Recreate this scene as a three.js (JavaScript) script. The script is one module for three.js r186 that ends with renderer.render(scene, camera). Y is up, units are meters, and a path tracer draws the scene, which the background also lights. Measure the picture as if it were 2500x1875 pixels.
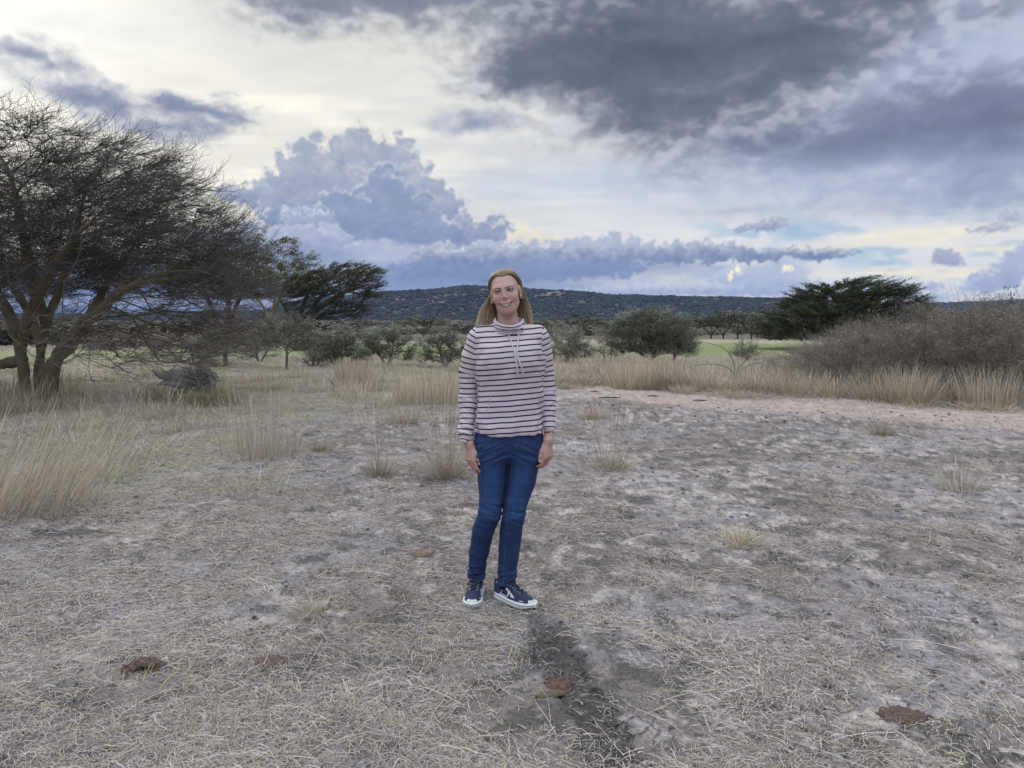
import * as THREE from 'three';
import { mergeGeometries } from 'three/addons/utils/BufferGeometryUtils.js';
import { createNoise2D, createNoise3D } from 'simplex-noise';

// ---------------------------------------------------------------- camera, renderer
const scene = new THREE.Scene();
const camera = new THREE.PerspectiveCamera(53.5, 1024 / 768, 0.05, 20000);
camera.position.set(0, 1.44, 0);
camera.rotation.x = -4.84 * Math.PI / 180;
const renderer = new THREE.WebGLRenderer({ antialias: true });
renderer.toneMapping = THREE.LinearToneMapping;
renderer.toneMappingExposure = 1.08;
renderer.shadowMap.enabled = true;

// ---------------------------------------------------------------- small maths
function rng(seed) { let s = seed >>> 0; return () => { s = (s + 0x6d2b79f5) >>> 0; let t = Math.imul(s ^ (s >>> 15), 1 | s); t = (t + Math.imul(t ^ (t >>> 7), 61 | t)) ^ t; return ((t ^ (t >>> 14)) >>> 0) / 4294967296; }; }
const n2 = createNoise2D(rng(11)), n2b = createNoise2D(rng(29)), n3 = createNoise3D(rng(5));
const clamp = (x, a = 0, b = 1) => x < a ? a : x > b ? b : x;
const lerp = (a, b, t) => a + (b - a) * t;
const sstep = (a, b, x) => { const t = clamp((x - a) / (b - a)); return t * t * (3 - 2 * t); };
const mix3 = (a, b, t) => [a[0] + (b[0] - a[0]) * t, a[1] + (b[1] - a[1]) * t, a[2] + (b[2] - a[2]) * t];
const lin = (c) => { c /= 255; return c <= 0.04045 ? c / 12.92 : Math.pow((c + 0.055) / 1.055, 2.4); };
const sR = (r, g, b) => [lin(r), lin(g), lin(b)];
function fbm(x, y, o = 4, n = n2) { let a = 0.5, s = 0; for (let i = 0; i < o; i++) { s += a * n(x, y); x = x * 2.03 + 17.1; y = y * 2.03 - 9.7; a *= 0.5; } return s; }
function fbs(x, y, o = 4, p = 0.42) { let a = 0.5, s = 0; for (let i = 0; i < o; i++) { s += a * n2(x, y); const t = x * 1.62 - y * 1.18; y = x * 1.18 + y * 1.62 - 9.7; x = t + 17.1; a *= p; } return s; }
function billow(x, y, o = 4) { let a = 0.62, s = 0; for (let i = 0; i < o; i++) { const n = n2b(x, y); s += a * Math.sqrt(n * n + 0.012); const t = x * 1.7 - y * 1.2 + 5.3; y = x * 1.2 + y * 1.7 + 1.9; x = t; a *= 0.43; } return s; }
const V = (x, y, z) => new THREE.Vector3(x, y, z);

// ---------------------------------------------------------------- sky: high thin overcast, a backlit tower of cumulus, dark sheets
const SUN_AZ = -33, SUN_EL = 21;
const layers = [];
// puffy cloud: blobs in degrees [azimuth, elevation, radius, radius]
function puffy(blobs, o) { // every blob becomes a heap of round heads, the higher ones behind the lower
  const r = rng(900 + layers.length * 13), puffs = [], N = o.n ?? 26;
  for (const b of blobs) {
    const m = Math.min(b[2], b[3]);
    puffs.push([b[0], b[1], b[2] * 0.92, b[3] * 0.92, 0, b[1] + b[3]]);
    for (let i = 0; i < N * Math.max(1, b[2] / b[3]) ** 0.7; i++) {
      const q = r() < 0.55 ? (r() * 1.15 - 0.08) * Math.PI : r() * 6.283, d = r() < 0.5 ? 0.82 + 0.16 * r() : Math.sqrt(r()) * 0.95, R = m * lerp(0.14, 0.46, Math.pow(r(), 1.6)) * (o.ps ?? 1);
      const x = b[0] + Math.cos(q) * d * b[2], y = b[1] + Math.sin(q) * d * b[3];
      puffs.push([x, y, R * (1 + 0.35 * r()), R, 0.15 + 0.85 * r() * r(), y + R * 0.3]);
    }
  }
  puffs.sort((u, v) => v[5] - u[5]);
  layers.push({ kind: 0, blobs, puffs, amp: 0.6, ...o });
}
function sheet(blobs, o) { layers.push({ kind: 1, blobs, ...o }); }
function field(L, az, el) {
  let m = -9;
  for (const b of L.blobs) {
    const dx = (az - b[0]) / b[2], dy = (el - b[1]) / b[3], r = (1 - Math.sqrt(dx * dx + dy * dy)) * Math.min(b[2], b[3]) * (L.stretch ?? 1);
    const k = L.k ?? 0.4, h = Math.max(k - Math.abs(r - m), 0) / k; m = Math.max(r, m) + h * h * k * 0.25;
  }
  return m;
}
sheet([[-29.25,18.32,8.43,1.80], [-18.97,19.20,7.49,1.65]], { amp: 1.6, freq: 0.12, soft: 2.4, c0: sR(214,215,214), c1: sR(198,201,206), a: 0.7, sx: 0.6 });
sheet([[1.50,12.04,8.78,1.27], [-3.62,8.46,5.44,0.86]], { amp: 1.4, freq: 0.14, soft: 1.8, c0: sR(206,208,212), c1: sR(196,201,210), a: 0.6, sx: 0.5 });
sheet([[28.01,16.17,6.83,4.01], [32.97,17.17,4.73,2.26]], { amp: 2.6, freq: 0.16, soft: 2.2, c0: sR(176,188,212), c1: sR(150,164,194), a: 0.85, sx: 0.7 });
sheet([[7.94,9.85,10.93,1.16], [19.53,8.61,9.96,0.99]], { amp: 1.0, freq: 0.14, soft: 1.3, c0: sR(182,196,216), c1: sR(165,181,208), a: 0.8, sx: 0.4 });
sheet([[24.67,11.84,9.24,2.44], [31.04,11.18,6.49,3.30], [17.60,11.95,4.94,1.52], [32.14,8.72,5.88,1.39], [22.15,10.58,5.84,1.20], [30.93,8.13,4.78,0.74]], { amp: 2.1, freq: 0.2, bias: 0.6, soft: 1.6, c0: sR(126,136,160), c1: sR(94,104,128), a: 0.97, sx: 0.6, rim: sR(190,198,215) });
sheet([[9.81,18.52,10.68,3.76], [3.84,17.55,5.03,2.43], [11.17,15.05,6.17,1.99], [17.42,18.25,7.33,2.95], [23.51,20.37,7.59,1.46], [6.47,21.50,9.51,2.78], [15.96,15.35,3.44,1.41]], { amp: 2.2, freq: 0.19, bias: 0.6, soft: 1.6, c0: sR(110,118,136), c1: sR(76,85,104), a: 0.98, sx: 0.6, rim: sR(198,203,213) });
sheet([[-8.18,21.98,9.75,1.43], [-13.36,21.09,4.43,1.37], [-15.87,21.15,2.79,0.87]], { amp: 1.9, freq: 0.25, bias: 0.35, soft: 1.1, c0: sR(130,138,154), c1: sR(104,112,132), a: 0.95, sx: 0.55, rim: sR(205,208,214) });
sheet([[-2.41,14.17,2.10,0.62], [-3.93,13.84,1.01,0.34]], { amp: 1.0, freq: 0.4, soft: 0.55, c0: sR(150,160,182), c1: sR(136,148,174), a: 0.95, sx: 0.6 });
sheet([[-28.55,14.08,1.96,0.82], [-27.13,13.29,1.34,0.73], [-30.15,15.33,1.51,0.48], [-32.08,16.07,1.69,0.51], [-24.70,12.56,1.12,0.40]], { amp: 1.2, freq: 0.38, soft: 0.5, c0: sR(150,158,180), c1: sR(118,128,156), a: 0.95, sx: 0.7 });
sheet([[-23.53,13.91,2.05,0.54], [-21.51,13.87,1.76,0.70], [-22.27,12.93,1.45,0.35], [-20.33,13.83,1.34,0.35], [-23.01,12.28,1.30,0.26]], { amp: 1.25, freq: 0.42, soft: 0.45, c0: sR(140,150,174), c1: sR(112,122,152), a: 0.95, sx: 0.55 });
sheet([[-31.81,14.17,0.73,0.37], [-32.84,15.17,0.95,0.36]], { amp: 1.0, freq: 0.45, soft: 0.6, c0: sR(172,178,190), c1: sR(160,166,182), a: 0.7, sx: 0.7 });
// the tower, back to front
puffy([[-0.21,5.81,2.06,1.08], [1.51,5.47,2.40,1.15], [3.58,4.96,2.06,0.94]], { amp: 0.9, freq: 0.55, soft: 0.28, top: sR(226,220,206), low: sR(178,186,204), rim: sR(250,244,226), rw: 0.5 });
puffy([[-10.58,11.37,2.04,2.46], [-12.12,11.47,1.30,1.94], [-8.49,11.44,1.50,1.97], [-13.92,10.13,3.21,2.68], [-16.50,8.60,1.82,2.15], [-11.03,8.00,6.25,3.57], [-7.69,8.72,2.02,2.93], [-5.50,7.45,2.04,2.31], [-4.32,6.79,1.37,2.00], [-1.37,6.38,1.30,1.14], [-2.96,5.80,2.40,1.34], [-9.76,4.39,10.60,2.67]],
  { amp: 1.0, freq: 0.42, soft: 0.24, top: sR(162,171,190), low: sR(134,150,184), rim: sR(250,245,230), rw: 0.6, k: 0.8, n: 18, inner: 0.3 });
puffy([[-11.88,12.04,0.85,0.69], [-12.41,11.30,0.71,0.63]], { amp: 0.6, freq: 0.8, soft: 0.3, top: sR(176,182,196), low: sR(150,160,184), rim: sR(205,205,208), rw: 0.4 });
puffy([[-8.86,8.70,1.74,2.34], [-11.37,7.66,2.31,1.69], [-13.98,7.26,2.26,1.29], [-16.38,7.02,1.42,1.15], [-7.71,7.41,2.02,1.98], [-11.73,5.69,7.54,2.30], [-5.17,6.45,2.04,1.33]],
  { amp: 0.85, freq: 0.5, soft: 0.2, top: sR(142,156,184), low: sR(130,147,182), rim: sR(212,215,224), rw: 0.5, k: 0.7, n: 14, inner: 0.3 });
puffy([[-15.66,6.82,0.95,0.96], [-13.99,7.13,1.10,0.84], [-14.97,6.10,1.60,0.84]], { amp: 0.45, freq: 0.7, soft: 0.14, top: sR(160,172,198), low: sR(138,153,188), rim: sR(226,228,234), rw: 0.32, inner: 0.15, n: 12 });
puffy([[-19.13,8.63,1.83,0.81], [-18.05,9.06,0.93,0.53]], { amp: 0.8, freq: 0.6, soft: 0.3, top: sR(168,176,196), low: sR(140,152,184), rim: sR(226,222,214), rw: 0.45 });
puffy([[-17.37,5.22,2.82,1.16], [-13.69,5.64,1.78,1.18], [-15.63,5.43,2.23,1.04], [-11.08,4.87,4.30,0.86], [-20.00,4.83,2.73,1.27]], { amp: 0.75, freq: 0.6, soft: 0.22, top: sR(166,176,200), low: sR(122,139,180), rim: sR(216,219,228), rw: 0.5, inner: 0.6 });
sheet([[-13.76,2.34,15.34,2.33], [-25.95,1.55,17.70,2.78], [-38.26,1.36,10.76,2.16]], { amp: 0.8, freq: 0.3, soft: 0.7, c0: sR(142,158,188), c1: sR(102,122,162), a: 0.97, sx: 0.28 });
sheet([[-13.76,2.41,8.43,0.40], [-7.09,1.99,6.78,0.34], [-22.52,1.12,8.83,0.25], [-11.77,3.70,5.28,0.30]], { amp: 0.5, freq: 0.5, soft: 0.4, c0: sR(186,196,218), c1: sR(164,178,208), a: 0.85, sx: 0.25 });
sheet([[-27.67,0.00,5.44,0.24], [-20.76,-0.12,4.85,0.19]], { amp: 0.3, freq: 0.5, soft: 0.25, c0: sR(250,222,190), c1: sR(255,232,200), a: 0.95, sx: 0.25 });
sheet([[-8.41,4.91,3.03,0.60], [-5.36,4.44,3.75,0.54]], { amp: 0.5, freq: 0.5, soft: 0.35, c0: sR(186,194,214), c1: sR(166,178,206), a: 0.9, sx: 0.4 });
// the long bank along the hills
puffy([[18.05,6.48,1.74,0.35], [18.97,6.70,0.61,0.38], [16.81,6.30,0.94,0.22]], { amp: 0.6, freq: 0.8, soft: 0.2, top: sR(166,174,194), low: sR(150,160,186), rim: sR(196,200,208), rw: 0.3 });
sheet([[16.46,7.59,2.21,0.25]], { amp: 0.5, freq: 0.5, soft: 0.3, c0: sR(178,186,202), c1: sR(166,176,198), a: 0.85, sx: 0.4 });
puffy([[-3.65,4.45,4.11,1.01], [-0.55,4.80,3.10,0.95], [3.23,4.86,3.09,0.88], [7.83,5.09,2.36,1.14], [5.63,4.94,2.04,1.01], [11.68,4.76,3.63,0.86], [14.78,4.80,1.93,0.85], [17.80,4.50,3.12,0.52], [21.46,4.47,3.13,0.41], [19.65,4.58,1.22,0.48], [0.48,3.78,10.24,1.02]],
  { amp: 0.85, freq: 0.62, soft: 0.17, top: sR(174,182,201), low: sR(106,126,163), rim: sR(218,221,228), rw: 0.4, k: 0.5, band: true, inner: 0.6 });
sheet([[5.64,3.59,11.14,0.81], [-1.93,2.75,10.24,1.16], [-7.08,2.73,4.75,1.36], [3.25,2.07,10.23,0.82]], { amp: 0.7, freq: 0.35, soft: 0.5, c0: sR(122,138,170), c1: sR(98,116,152), a: 0.78, sx: 0.28 });
puffy([[17.85,2.62,3.44,1.04], [19.39,2.92,1.84,1.23], [16.27,2.38,1.91,0.79], [21.85,1.60,1.79,0.96]], { amp: 0.6, freq: 0.6, soft: 0.2, top: sR(178,190,212), low: sR(156,174,208), rim: sR(212,216,222), rw: 0.3 });
puffy([[8.71,2.22,2.36,0.47], [11.72,2.30,2.98,0.60], [14.67,2.17,2.26,0.50], [6.00,1.89,3.08,0.41]], { amp: 0.5, freq: 0.7, soft: 0.22, top: sR(196,204,218), low: sR(150,166,204), rim: sR(216,219,226), rw: 0.3 });
sheet([[28.46,5.55,3.72,0.27], [25.48,5.09,2.52,0.21], [30.91,2.95,4.07,0.26], [26.95,3.07,3.02,0.24], [32.34,4.34,2.21,0.26]], { amp: 0.55, freq: 0.45, soft: 0.3, c0: sR(244,236,214), c1: sR(232,226,212), a: 0.9, sx: 0.28 });
puffy([[29.32,4.01,0.89,0.53], [29.90,3.69,0.52,0.41]], { amp: 0.5, freq: 0.8, soft: 0.16, top: sR(168,176,200), low: sR(158,168,196), rim: sR(200,203,212), rw: 0.3 });
puffy([[32.90,2.89,0.97,1.26], [31.69,2.35,1.00,0.82], [33.63,3.71,0.96,0.85]], { amp: 0.6, freq: 0.7, soft: 0.22, top: sR(172,182,206), low: sR(164,176,206), rim: sR(220,220,222), rw: 0.3 });
puffy([[32.04,5.67,1.23,0.29], [32.74,6.30,0.63,0.42], [31.04,5.62,0.60,0.23]], { amp: 0.5, freq: 0.7, soft: 0.22, top: sR(172,180,198), low: sR(164,174,196), rim: sR(205,207,212), rw: 0.3 });
puffy([[28.60,2.12,0.80,0.36], [30.95,1.92,0.66,0.24], [26.14,2.41,1.11,0.28]], { amp: 0.5, freq: 0.8, soft: 0.2, top: sR(176,186,208), low: sR(172,184,208), rim: sR(205,210,218), rw: 0.3 });
puffy([[15.88,3.04,0.22,0.46], [16.37,3.50,0.25,0.29], [19.68,3.56,0.43,0.29]], { amp: 0.4, freq: 1.1, soft: 0.2, top: sR(255,246,214), low: sR(250,240,210), rim: sR(255,246,220), rw: 0.2 });
for (const L of layers) { const pad = L.kind ? L.amp * 1.8 + L.soft * 2 + 3 : L.amp + L.soft + 1.5; L.box = [1e9, -1e9, 1e9, -1e9]; for (const b of L.blobs) { L.box[0] = Math.min(L.box[0], b[0] - b[2] - pad); L.box[1] = Math.max(L.box[1], b[0] + b[2] + pad); L.box[2] = Math.min(L.box[2], b[1] - b[3] - pad); L.box[3] = Math.max(L.box[3], b[1] + b[3] + pad); } }

function skyColor(az, el) {
  const rx = az * Math.PI / 180, re = Math.max(el, 0.2) * Math.PI / 180;
  const k = 1 / (Math.sin(re) + 0.09), X = Math.sin(rx) * Math.cos(re) * k, Z = -Math.cos(rx) * Math.cos(re) * k;
  const dsun = Math.hypot((az - SUN_AZ) * Math.cos(re), el - SUN_EL);
  // thin high overcast with streaks, brightest round the hidden sun
  const st = fbm(X * 0.5 + 3, Z * 0.9, 5), fine = fbm(X * 1.6, Z * 3.1 + 4, 4, n2b);
  let c = mix3(sR(230,228,220), sR(197,204,216), sstep(14, 60, dsun + st * 20));
  c = mix3(c, sR(250,247,236), 0.8 * Math.exp(-dsun * dsun / 200));
  c = mix3(c, sR(250,244,226), 0.55 * sstep(0.0, 0.45, st + fine * 0.5) * Math.exp(-Math.pow((el - 11) / 9, 2)) * sstep(40, 5, Math.abs(az + 14)));
  const tex = 1 + 0.13 * st + 0.10 * fine; c = [c[0] * tex, c[1] * tex, c[2] * tex * 1.0];
  const g = 1.0 + 0.4 * Math.exp(-dsun * dsun / 60); c = [c[0] * g, c[1] * g, c[2] * g];
  // a pale warm band low over the horizon and blue gaps in it to the right
  const lowb = sstep(14, 5, el) * sstep(-2, 8, az) * sstep(75, 40, az);
  c = mix3(c, sR(230,230,228), 0.6 * lowb);
  const gap = fbm(az * 0.16 + 40, el * 0.62 + 7, 4);
  c = mix3(c, sR(168,194,216), 0.85 * sstep(0.02, 0.34, gap) * sstep(9, 5.5, el) * sstep(10, 17, az) * sstep(80, 45, az));
  c = mix3(c, sR(160,192,214), 0.7 * sstep(1.3, 0.4, Math.hypot((az - 20.2) / 2.2, (el - 6.3) / 1.0)));
  c = mix3(c, sR(160,192,214), 0.6 * sstep(1.3, 0.4, Math.hypot((az - 24) / 1.6, (el - 4.3) / 1.0)));
  // unseen sky: broken grey cloud, low bank darkened, higher up brightened for added light
  const away = Math.max(sstep(40, 62, Math.abs(az)), sstep(28, 40, el));
  if (away > 0) {
    const d = fbs(X * 0.35 + 9, Z * 0.35 - 5, 4, 0.5), bank = sstep(27, 19, el), m = clamp(sstep(-0.1, 0.25, d) + bank * sstep(-0.7, -0.1, d));
    const gain = 1 + 0.95 * sstep(20, 42, el) + 0.9 * sstep(80, 150, Math.abs(az)) * sstep(20, 34, el), open = [c[0] * gain, c[1] * gain, c[2] * gain];
    c = mix3(c, mix3(open, mix3(sR(172,180,197), sR(124,134,158), sstep(0.0, 0.35, d + 0.3 * bank)), m * (0.95 - 0.5 * sstep(20, 40, el)) * sstep(25, 50, dsun)), away);
  }
  for (const L of layers) {
    if (az < L.box[0] || az > L.box[1] || el < L.box[2] || el > L.box[3]) continue;
    if (L.kind === 1) {
      const q = L.sx, u = az * L.freq * q, v = el * L.freq;
      const wx = fbs(u + 3.1, v, 3), wy = fbs(u * 1.7 + 8, v * 1.7, 3), f = field(L, az + wx * L.amp * 1.1, el + fbs(u, v + 8.3, 3) * L.amp * 0.6) + L.amp * ((L.bias ?? 0.2) + 0.38 * fbs(u * 1.6 + wy * 0.5, v * 1.8 + wx * 0.5, 5, 0.5) + 0.1 * fbs(u * 10 + wx, v * 10 + wy, 3, 0.5));
      const a = Math.pow(sstep(-L.soft * 1.1, L.soft * 1.5, f), 1.15) * L.a;
      if (a <= 0.002) continue;
      const dens = sstep(0, L.soft * 4, f + L.amp * 0.4 * fbs(u * 1.6 + 11 + wy, v * 2.2, 4, 0.45));
      let col = mix3(L.c0, L.c1, dens); const low = 1 + sstep(12.5, 9.2, el) * Math.max(0, 0.81 / (L.c1[0] + L.c1[1] + L.c1[2]) - 1); // paler through the air near the horizon
      col = [col[0] * low, col[1] * low, col[2] * (1 + (low - 1) * 0.85)];
      const mott = 1 + 0.07 * fbs(u * 3 + wy, v * 4.5 + 21, 4, 0.5) + 0.10 * fbs(u * 1.1 + 31, v * 1.7, 3); col = [col[0] * mott, col[1] * mott, col[2] * mott];
      if (L.rim) col = mix3(col, L.rim, 0.8 * sstep(L.soft * 1.6, 0, f) * sstep(-0.25, 0.3, fbs(u * 3.5, v * 3.5 + 3, 3)));
      c = mix3(c, col, a);
    } else {
      const fq = 0.75 / L.amp, w1 = fbs(az * fq, el * fq + 3, 3, 0.5), w2 = fbs(az * fq + 9, el * fq, 3, 0.5), A = az + L.amp * 0.5 * w1, E = el + L.amp * 0.5 * w2;
      const w3 = fbs(az * fq * 4 + 5, el * fq * 4, 3, 0.5), lo = L.box[2] + L.amp + L.soft + 1.5, hi = L.box[3] - L.amp - L.soft - 1.5;
      const t = sstep(0.0, 0.9, clamp(L.band ? (el - 3.7) / 2.4 + 0.3 * w1 : (el - lo) / (hi - lo) + 0.25 * w1)), tone = 1 + 0.10 * fbs(az * 0.4, el * 0.7 + 2, 3) + 0.05 * w3;
      const body = mix3(L.low, L.top, t); let col = body, a = 0;
      for (const p of L.puffs) {
        const dx = (A - p[0]) / p[2], dy = (E - p[1]) / p[3]; if (dx > 1.4 || dx < -1.4 || dy > 1.4 || dy < -1.4) continue;
        const soft = clamp(L.soft / p[3], 0.08, 0.8), rr = Math.sqrt(dx * dx + dy * dy) + 0.10 * w3 + 0.08 * w2; if (rr > 1) continue;
        const edge = sstep(1, 1 - soft, rr) * (p[4] ? sstep(-0.9, 0.1, dy) : 1), up = sstep(-0.25, 0.75, dy + 0.25 * dx * (az > -20 ? -1 : 1));
        const outer = 1 - a, rim = (p[4] ? p[4] * (L.inner ?? 0.35) + 0.95 * outer : 0.95 * outer) * up * sstep(1 - Math.min(0.75, L.rw / p[3] * 1.6), 0.98, rr);
        const sh = 0.95 + 0.11 * (dy * 0.5 + 0.5) * (p[4] ? 1 : 0.6);
        col = mix3(col, mix3([body[0] * sh, body[1] * sh, body[2] * (0.3 + 0.7 * sh)], L.rim, clamp(rim)), edge); a = 1 - (1 - a) * (1 - edge);
      }
      if (a <= 0.002) continue;
      col = [col[0] * tone, col[1] * tone, col[2] * (0.3 + 0.7 * tone)];
      c = mix3(c, col, a);
    }
  }
  return c;
}
{
  const W = 4096, Hh = 2048, data = new Float32Array(W * Hh * 4);
  for (let row = 0; row < Hh; row++) {
    const el = ((row + 0.5) / Hh - 0.5) * 180;
    const front = el > -3 && el < 34;
    for (let col = 0; col < W; col++) {
      let az = ((col + 0.5) / W - 0.5) * 360 + 90; if (az > 180) az -= 360;
      const i = (row * W + col) * 4;
      if (el < -3) { data[i] = 0.16; data[i + 1] = 0.15; data[i + 2] = 0.14; data[i + 3] = 1; continue; }
      const fine = front && Math.abs(az) < 48;
      if (!fine && ((col & 3) || (row & 3))) continue;
      const c = skyColor(az, Math.max(el, 0));
      data[i] = c[0]; data[i + 1] = c[1]; data[i + 2] = c[2]; data[i + 3] = 1;
    }
  }
  // the coarser part of the sky: fill between the computed pixels
  for (let row = 0; row < Hh; row++) for (let col = 0; col < W; col++) {
    const i = (row * W + col) * 4; if (data[i + 3] === 1) continue;
    const r0 = row & ~3, c0 = col & ~3, r1 = Math.min(r0 + 4, Hh - 4), c1 = (c0 + 4) % W, fy = (row - r0) / 4, fx = (col - c0) / 4;
    for (let k = 0; k < 3; k++) {
      const P = (r, q) => data[(r * W + q) * 4 + k];
      data[i + k] = (P(r0, c0) * (1 - fx) + P(r0, c1) * fx) * (1 - fy) + (P(r1, c0) * (1 - fx) + P(r1, c1) * fx) * fy;
    }
  }
  for (let i = 3; i < data.length; i += 4) data[i] = 1;
  const t = new THREE.DataTexture(data, W, Hh, THREE.RGBAFormat, THREE.FloatType);
  t.mapping = THREE.EquirectangularReflectionMapping; t.magFilter = THREE.LinearFilter; t.needsUpdate = true;
  scene.background = t; scene.environment = t;
}
// the sun, spread wide by the cloud in front of it
const sun = new THREE.DirectionalLight(0xfff1dc, 0.75);
sun.position.set(Math.sin(SUN_AZ * Math.PI / 180) * 60, Math.tan(SUN_EL * Math.PI / 180) * 60, -Math.cos(SUN_AZ * Math.PI / 180) * 60);
sun.castShadow = true; sun.shadow.radius = 45;
Object.assign(sun.shadow.camera, { left: -40, right: 40, top: 40, bottom: -40, near: 1, far: 200 });
scene.add(sun); scene.add(sun.target);

// ---------------------------------------------------------------- naming and small builders
const used = new Map();
function numbered(name) { const n = used.get(name) ?? 0; used.set(name, n + 1); return n ? `${name}_${String(n).padStart(3, '0')}` : name; }
function tag(o, label, category, group, kind) { if (label) o.userData.label = label; if (category) o.userData.category = category; if (group) o.userData.group = group; if (kind) o.userData.kind = kind; return o; }
function thing(name, label, category, pos, group, turn = 0) { const o = new THREE.Group(); o.name = numbered(name); o.position.set(...pos); o.rotation.y = turn; scene.add(o); return tag(o, label, category, group); }
function part(parent, name, geo, material) { const m = new THREE.Mesh(geo, material); m.name = name; m.castShadow = m.receiveShadow = true; parent.add(m); return m; }
function top(name, geo, material, kind) { const m = part(scene, numbered(name), geo, material); if (kind) m.userData.kind = kind; return m; }
const std = (o) => new THREE.MeshStandardMaterial({ roughness: 0.9, metalness: 0, ...o });
const vcMat = std({ vertexColors: true, roughness: 0.95, side: THREE.DoubleSide });
function geom(pos, idx, col, uv, nor) {
  const g = new THREE.BufferGeometry();
  g.setAttribute('position', new THREE.Float32BufferAttribute(pos, 3));
  if (col) g.setAttribute('color', new THREE.Float32BufferAttribute(col, 3));
  if (uv) g.setAttribute('uv', new THREE.Float32BufferAttribute(uv, 2));
  if (idx) g.setIndex(idx);
  if (nor) g.setAttribute('normal', new THREE.Float32BufferAttribute(nor, 3)); else g.computeVertexNormals();
  return g;
}

// ---------------------------------------------------------------- ground
// road of pinkish sand that crosses behind on the right: distance of its near and far edge at x
const roadNear = (x) => 14.3 - 0.76 * Math.max(0, x - 0.8) + 0.35 * n2(x * 0.4, 3.3);
const roadFar = (x) => 17.2 - 0.72 * Math.max(0, x - 1.0) + 0.25 * n2(x * 0.35, 8.1);
const roadMask = (x, z) => { const d = -z; return sstep(roadNear(x) - 0.9, roadNear(x) + 0.5, d) * sstep(roadFar(x) + 0.5, roadFar(x) - 0.1, d) * sstep(0.2, 2.2, x + fbm(x, z, 2)); };
function trackMask(x, z) { // one wheel mark, dark and pressed in, running towards the camera
  const cx = 0.185 + 0.185 * Math.pow(clamp((z + 3.35) / 1.05), 1.3) * (z > -2.3 ? 1 + 0.3 * (z + 2.3) : 1) + 0.02 * n2(z * 1.6, 2), w = 0.1 + 0.018 * n2(z * 1.9, 7);
  return sstep(w + 0.03, w - 0.02, Math.abs(x - cx) + 0.022 * n2(x * 14, z * 14)) * sstep(-3.75, -3.2, z + 0.2 * n2(x * 4, z * 2));
}
const lawnMask = (x, z) => { // short green grass on the flat beyond
  const d = -z, e = fbm(x * 0.06, z * 0.06, 3);
  return Math.max(sstep(33, 36, d + e * 8) * sstep(56, 50, d + e * 10) * sstep(-19, -10, x + e * 5) * sstep(3, -1, x) * 0.95,
    sstep(30, 33, d + e * 5) * sstep(62, 56, d + e * 8) * sstep(4, 7, x + e * 3),
    0.7 * sstep(27, 31, d + e * 8) * sstep(46, 40, d) * sstep(-8, -12, x));
};
const grassGround = (x, z) => { // how far dry low grass covers the soil
  const d = -z, e = fbm(x * 0.25, z * 0.25, 3);
  const left = sstep(-1.6, -3.4, x + e * 1.6 + 0.10 * (d - 6)) * sstep(5.0, 6.6, d + e * 1.2);
  const back = x > 0.6 ? sstep(roadFar(x) - 0.3, roadFar(x) + 0.4, d) : sstep(10.5, 14, d + e * 3);
  return clamp(Math.max(left, back) * (1 - roadMask(x, z)));
};
const paleMask = (x, z) => { const e = fbm(x * 3.6, z * 3.0 + 5, 5), s = fbm(x * 0.5 + 2, z * 0.5, 3); return sstep(0.08, 0.3, e * 0.9 + 0.62 * s + 0.16 * sstep(-1.2, 1.4, x) - 0.1) * sstep(1.5, 3.5, -z + 1.2 * sstep(0, 2, x)); };
const drop = (d) => -0.012 * clamp(d - 25, 0, 125); // the land falls gently away beyond
function groundH(x, z) {
  const d = Math.hypot(x, z);
  let h = drop(-z > 0 ? -z : 0) * sstep(-10, 10, -z) + 0.03 * n2(x * 0.25, z * 0.25) * sstep(4, 10, d) + 0.25 * n2(x * 0.02 + 3, z * 0.02) * sstep(18, 60, d);
  const near = sstep(30, 8, d);
  if (near > 0) h += near * (0.010 * n2(x * 2.1, z * 2.1) + 0.007 * n2(x * 6.3, z * 6.3 + 4) + 0.0035 * n2(x * 17, z * 17) + 0.002 * n2(x * 41, z * 41));
  const t = trackMask(x, z);
  if (t > 0) h += t * (-0.02 + 0.007 * Math.abs(n2(x * 24, z * 24)) + 0.004 * n2(x * 55, z * 55) + 0.005 * sstep(0.2, 0.8, Math.sin(z * 90 + 3 * n2(x * 5, z * 5))));
  return h;
}
const C_SOIL = [0.225, 0.2, 0.192], C_DARK = [0.095, 0.086, 0.083], C_PALE = [0.53, 0.487, 0.468], C_LILAC = [0.30, 0.277, 0.29], C_SAND = [0.50, 0.405, 0.355], C_TRACK = [0.085, 0.075, 0.07];
const C_DRY = [0.36, 0.31, 0.215], C_GRN = [0.23, 0.255, 0.12], C_LAWN = [0.24, 0.31, 0.10], C_FAR = [0.15, 0.135, 0.095];
const STAINS = [[-0.368,-3.144, 0.1], [-0.219,-3.289, 0.07], [0.749,-3.232, 0.09], [0.884,-3.241, 0.06], [1.639,-4.515, 0.16], [-0.842,-2.863, 0.06], [-1.338,-2.266, 0.05]]; // damp or trodden spots
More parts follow.
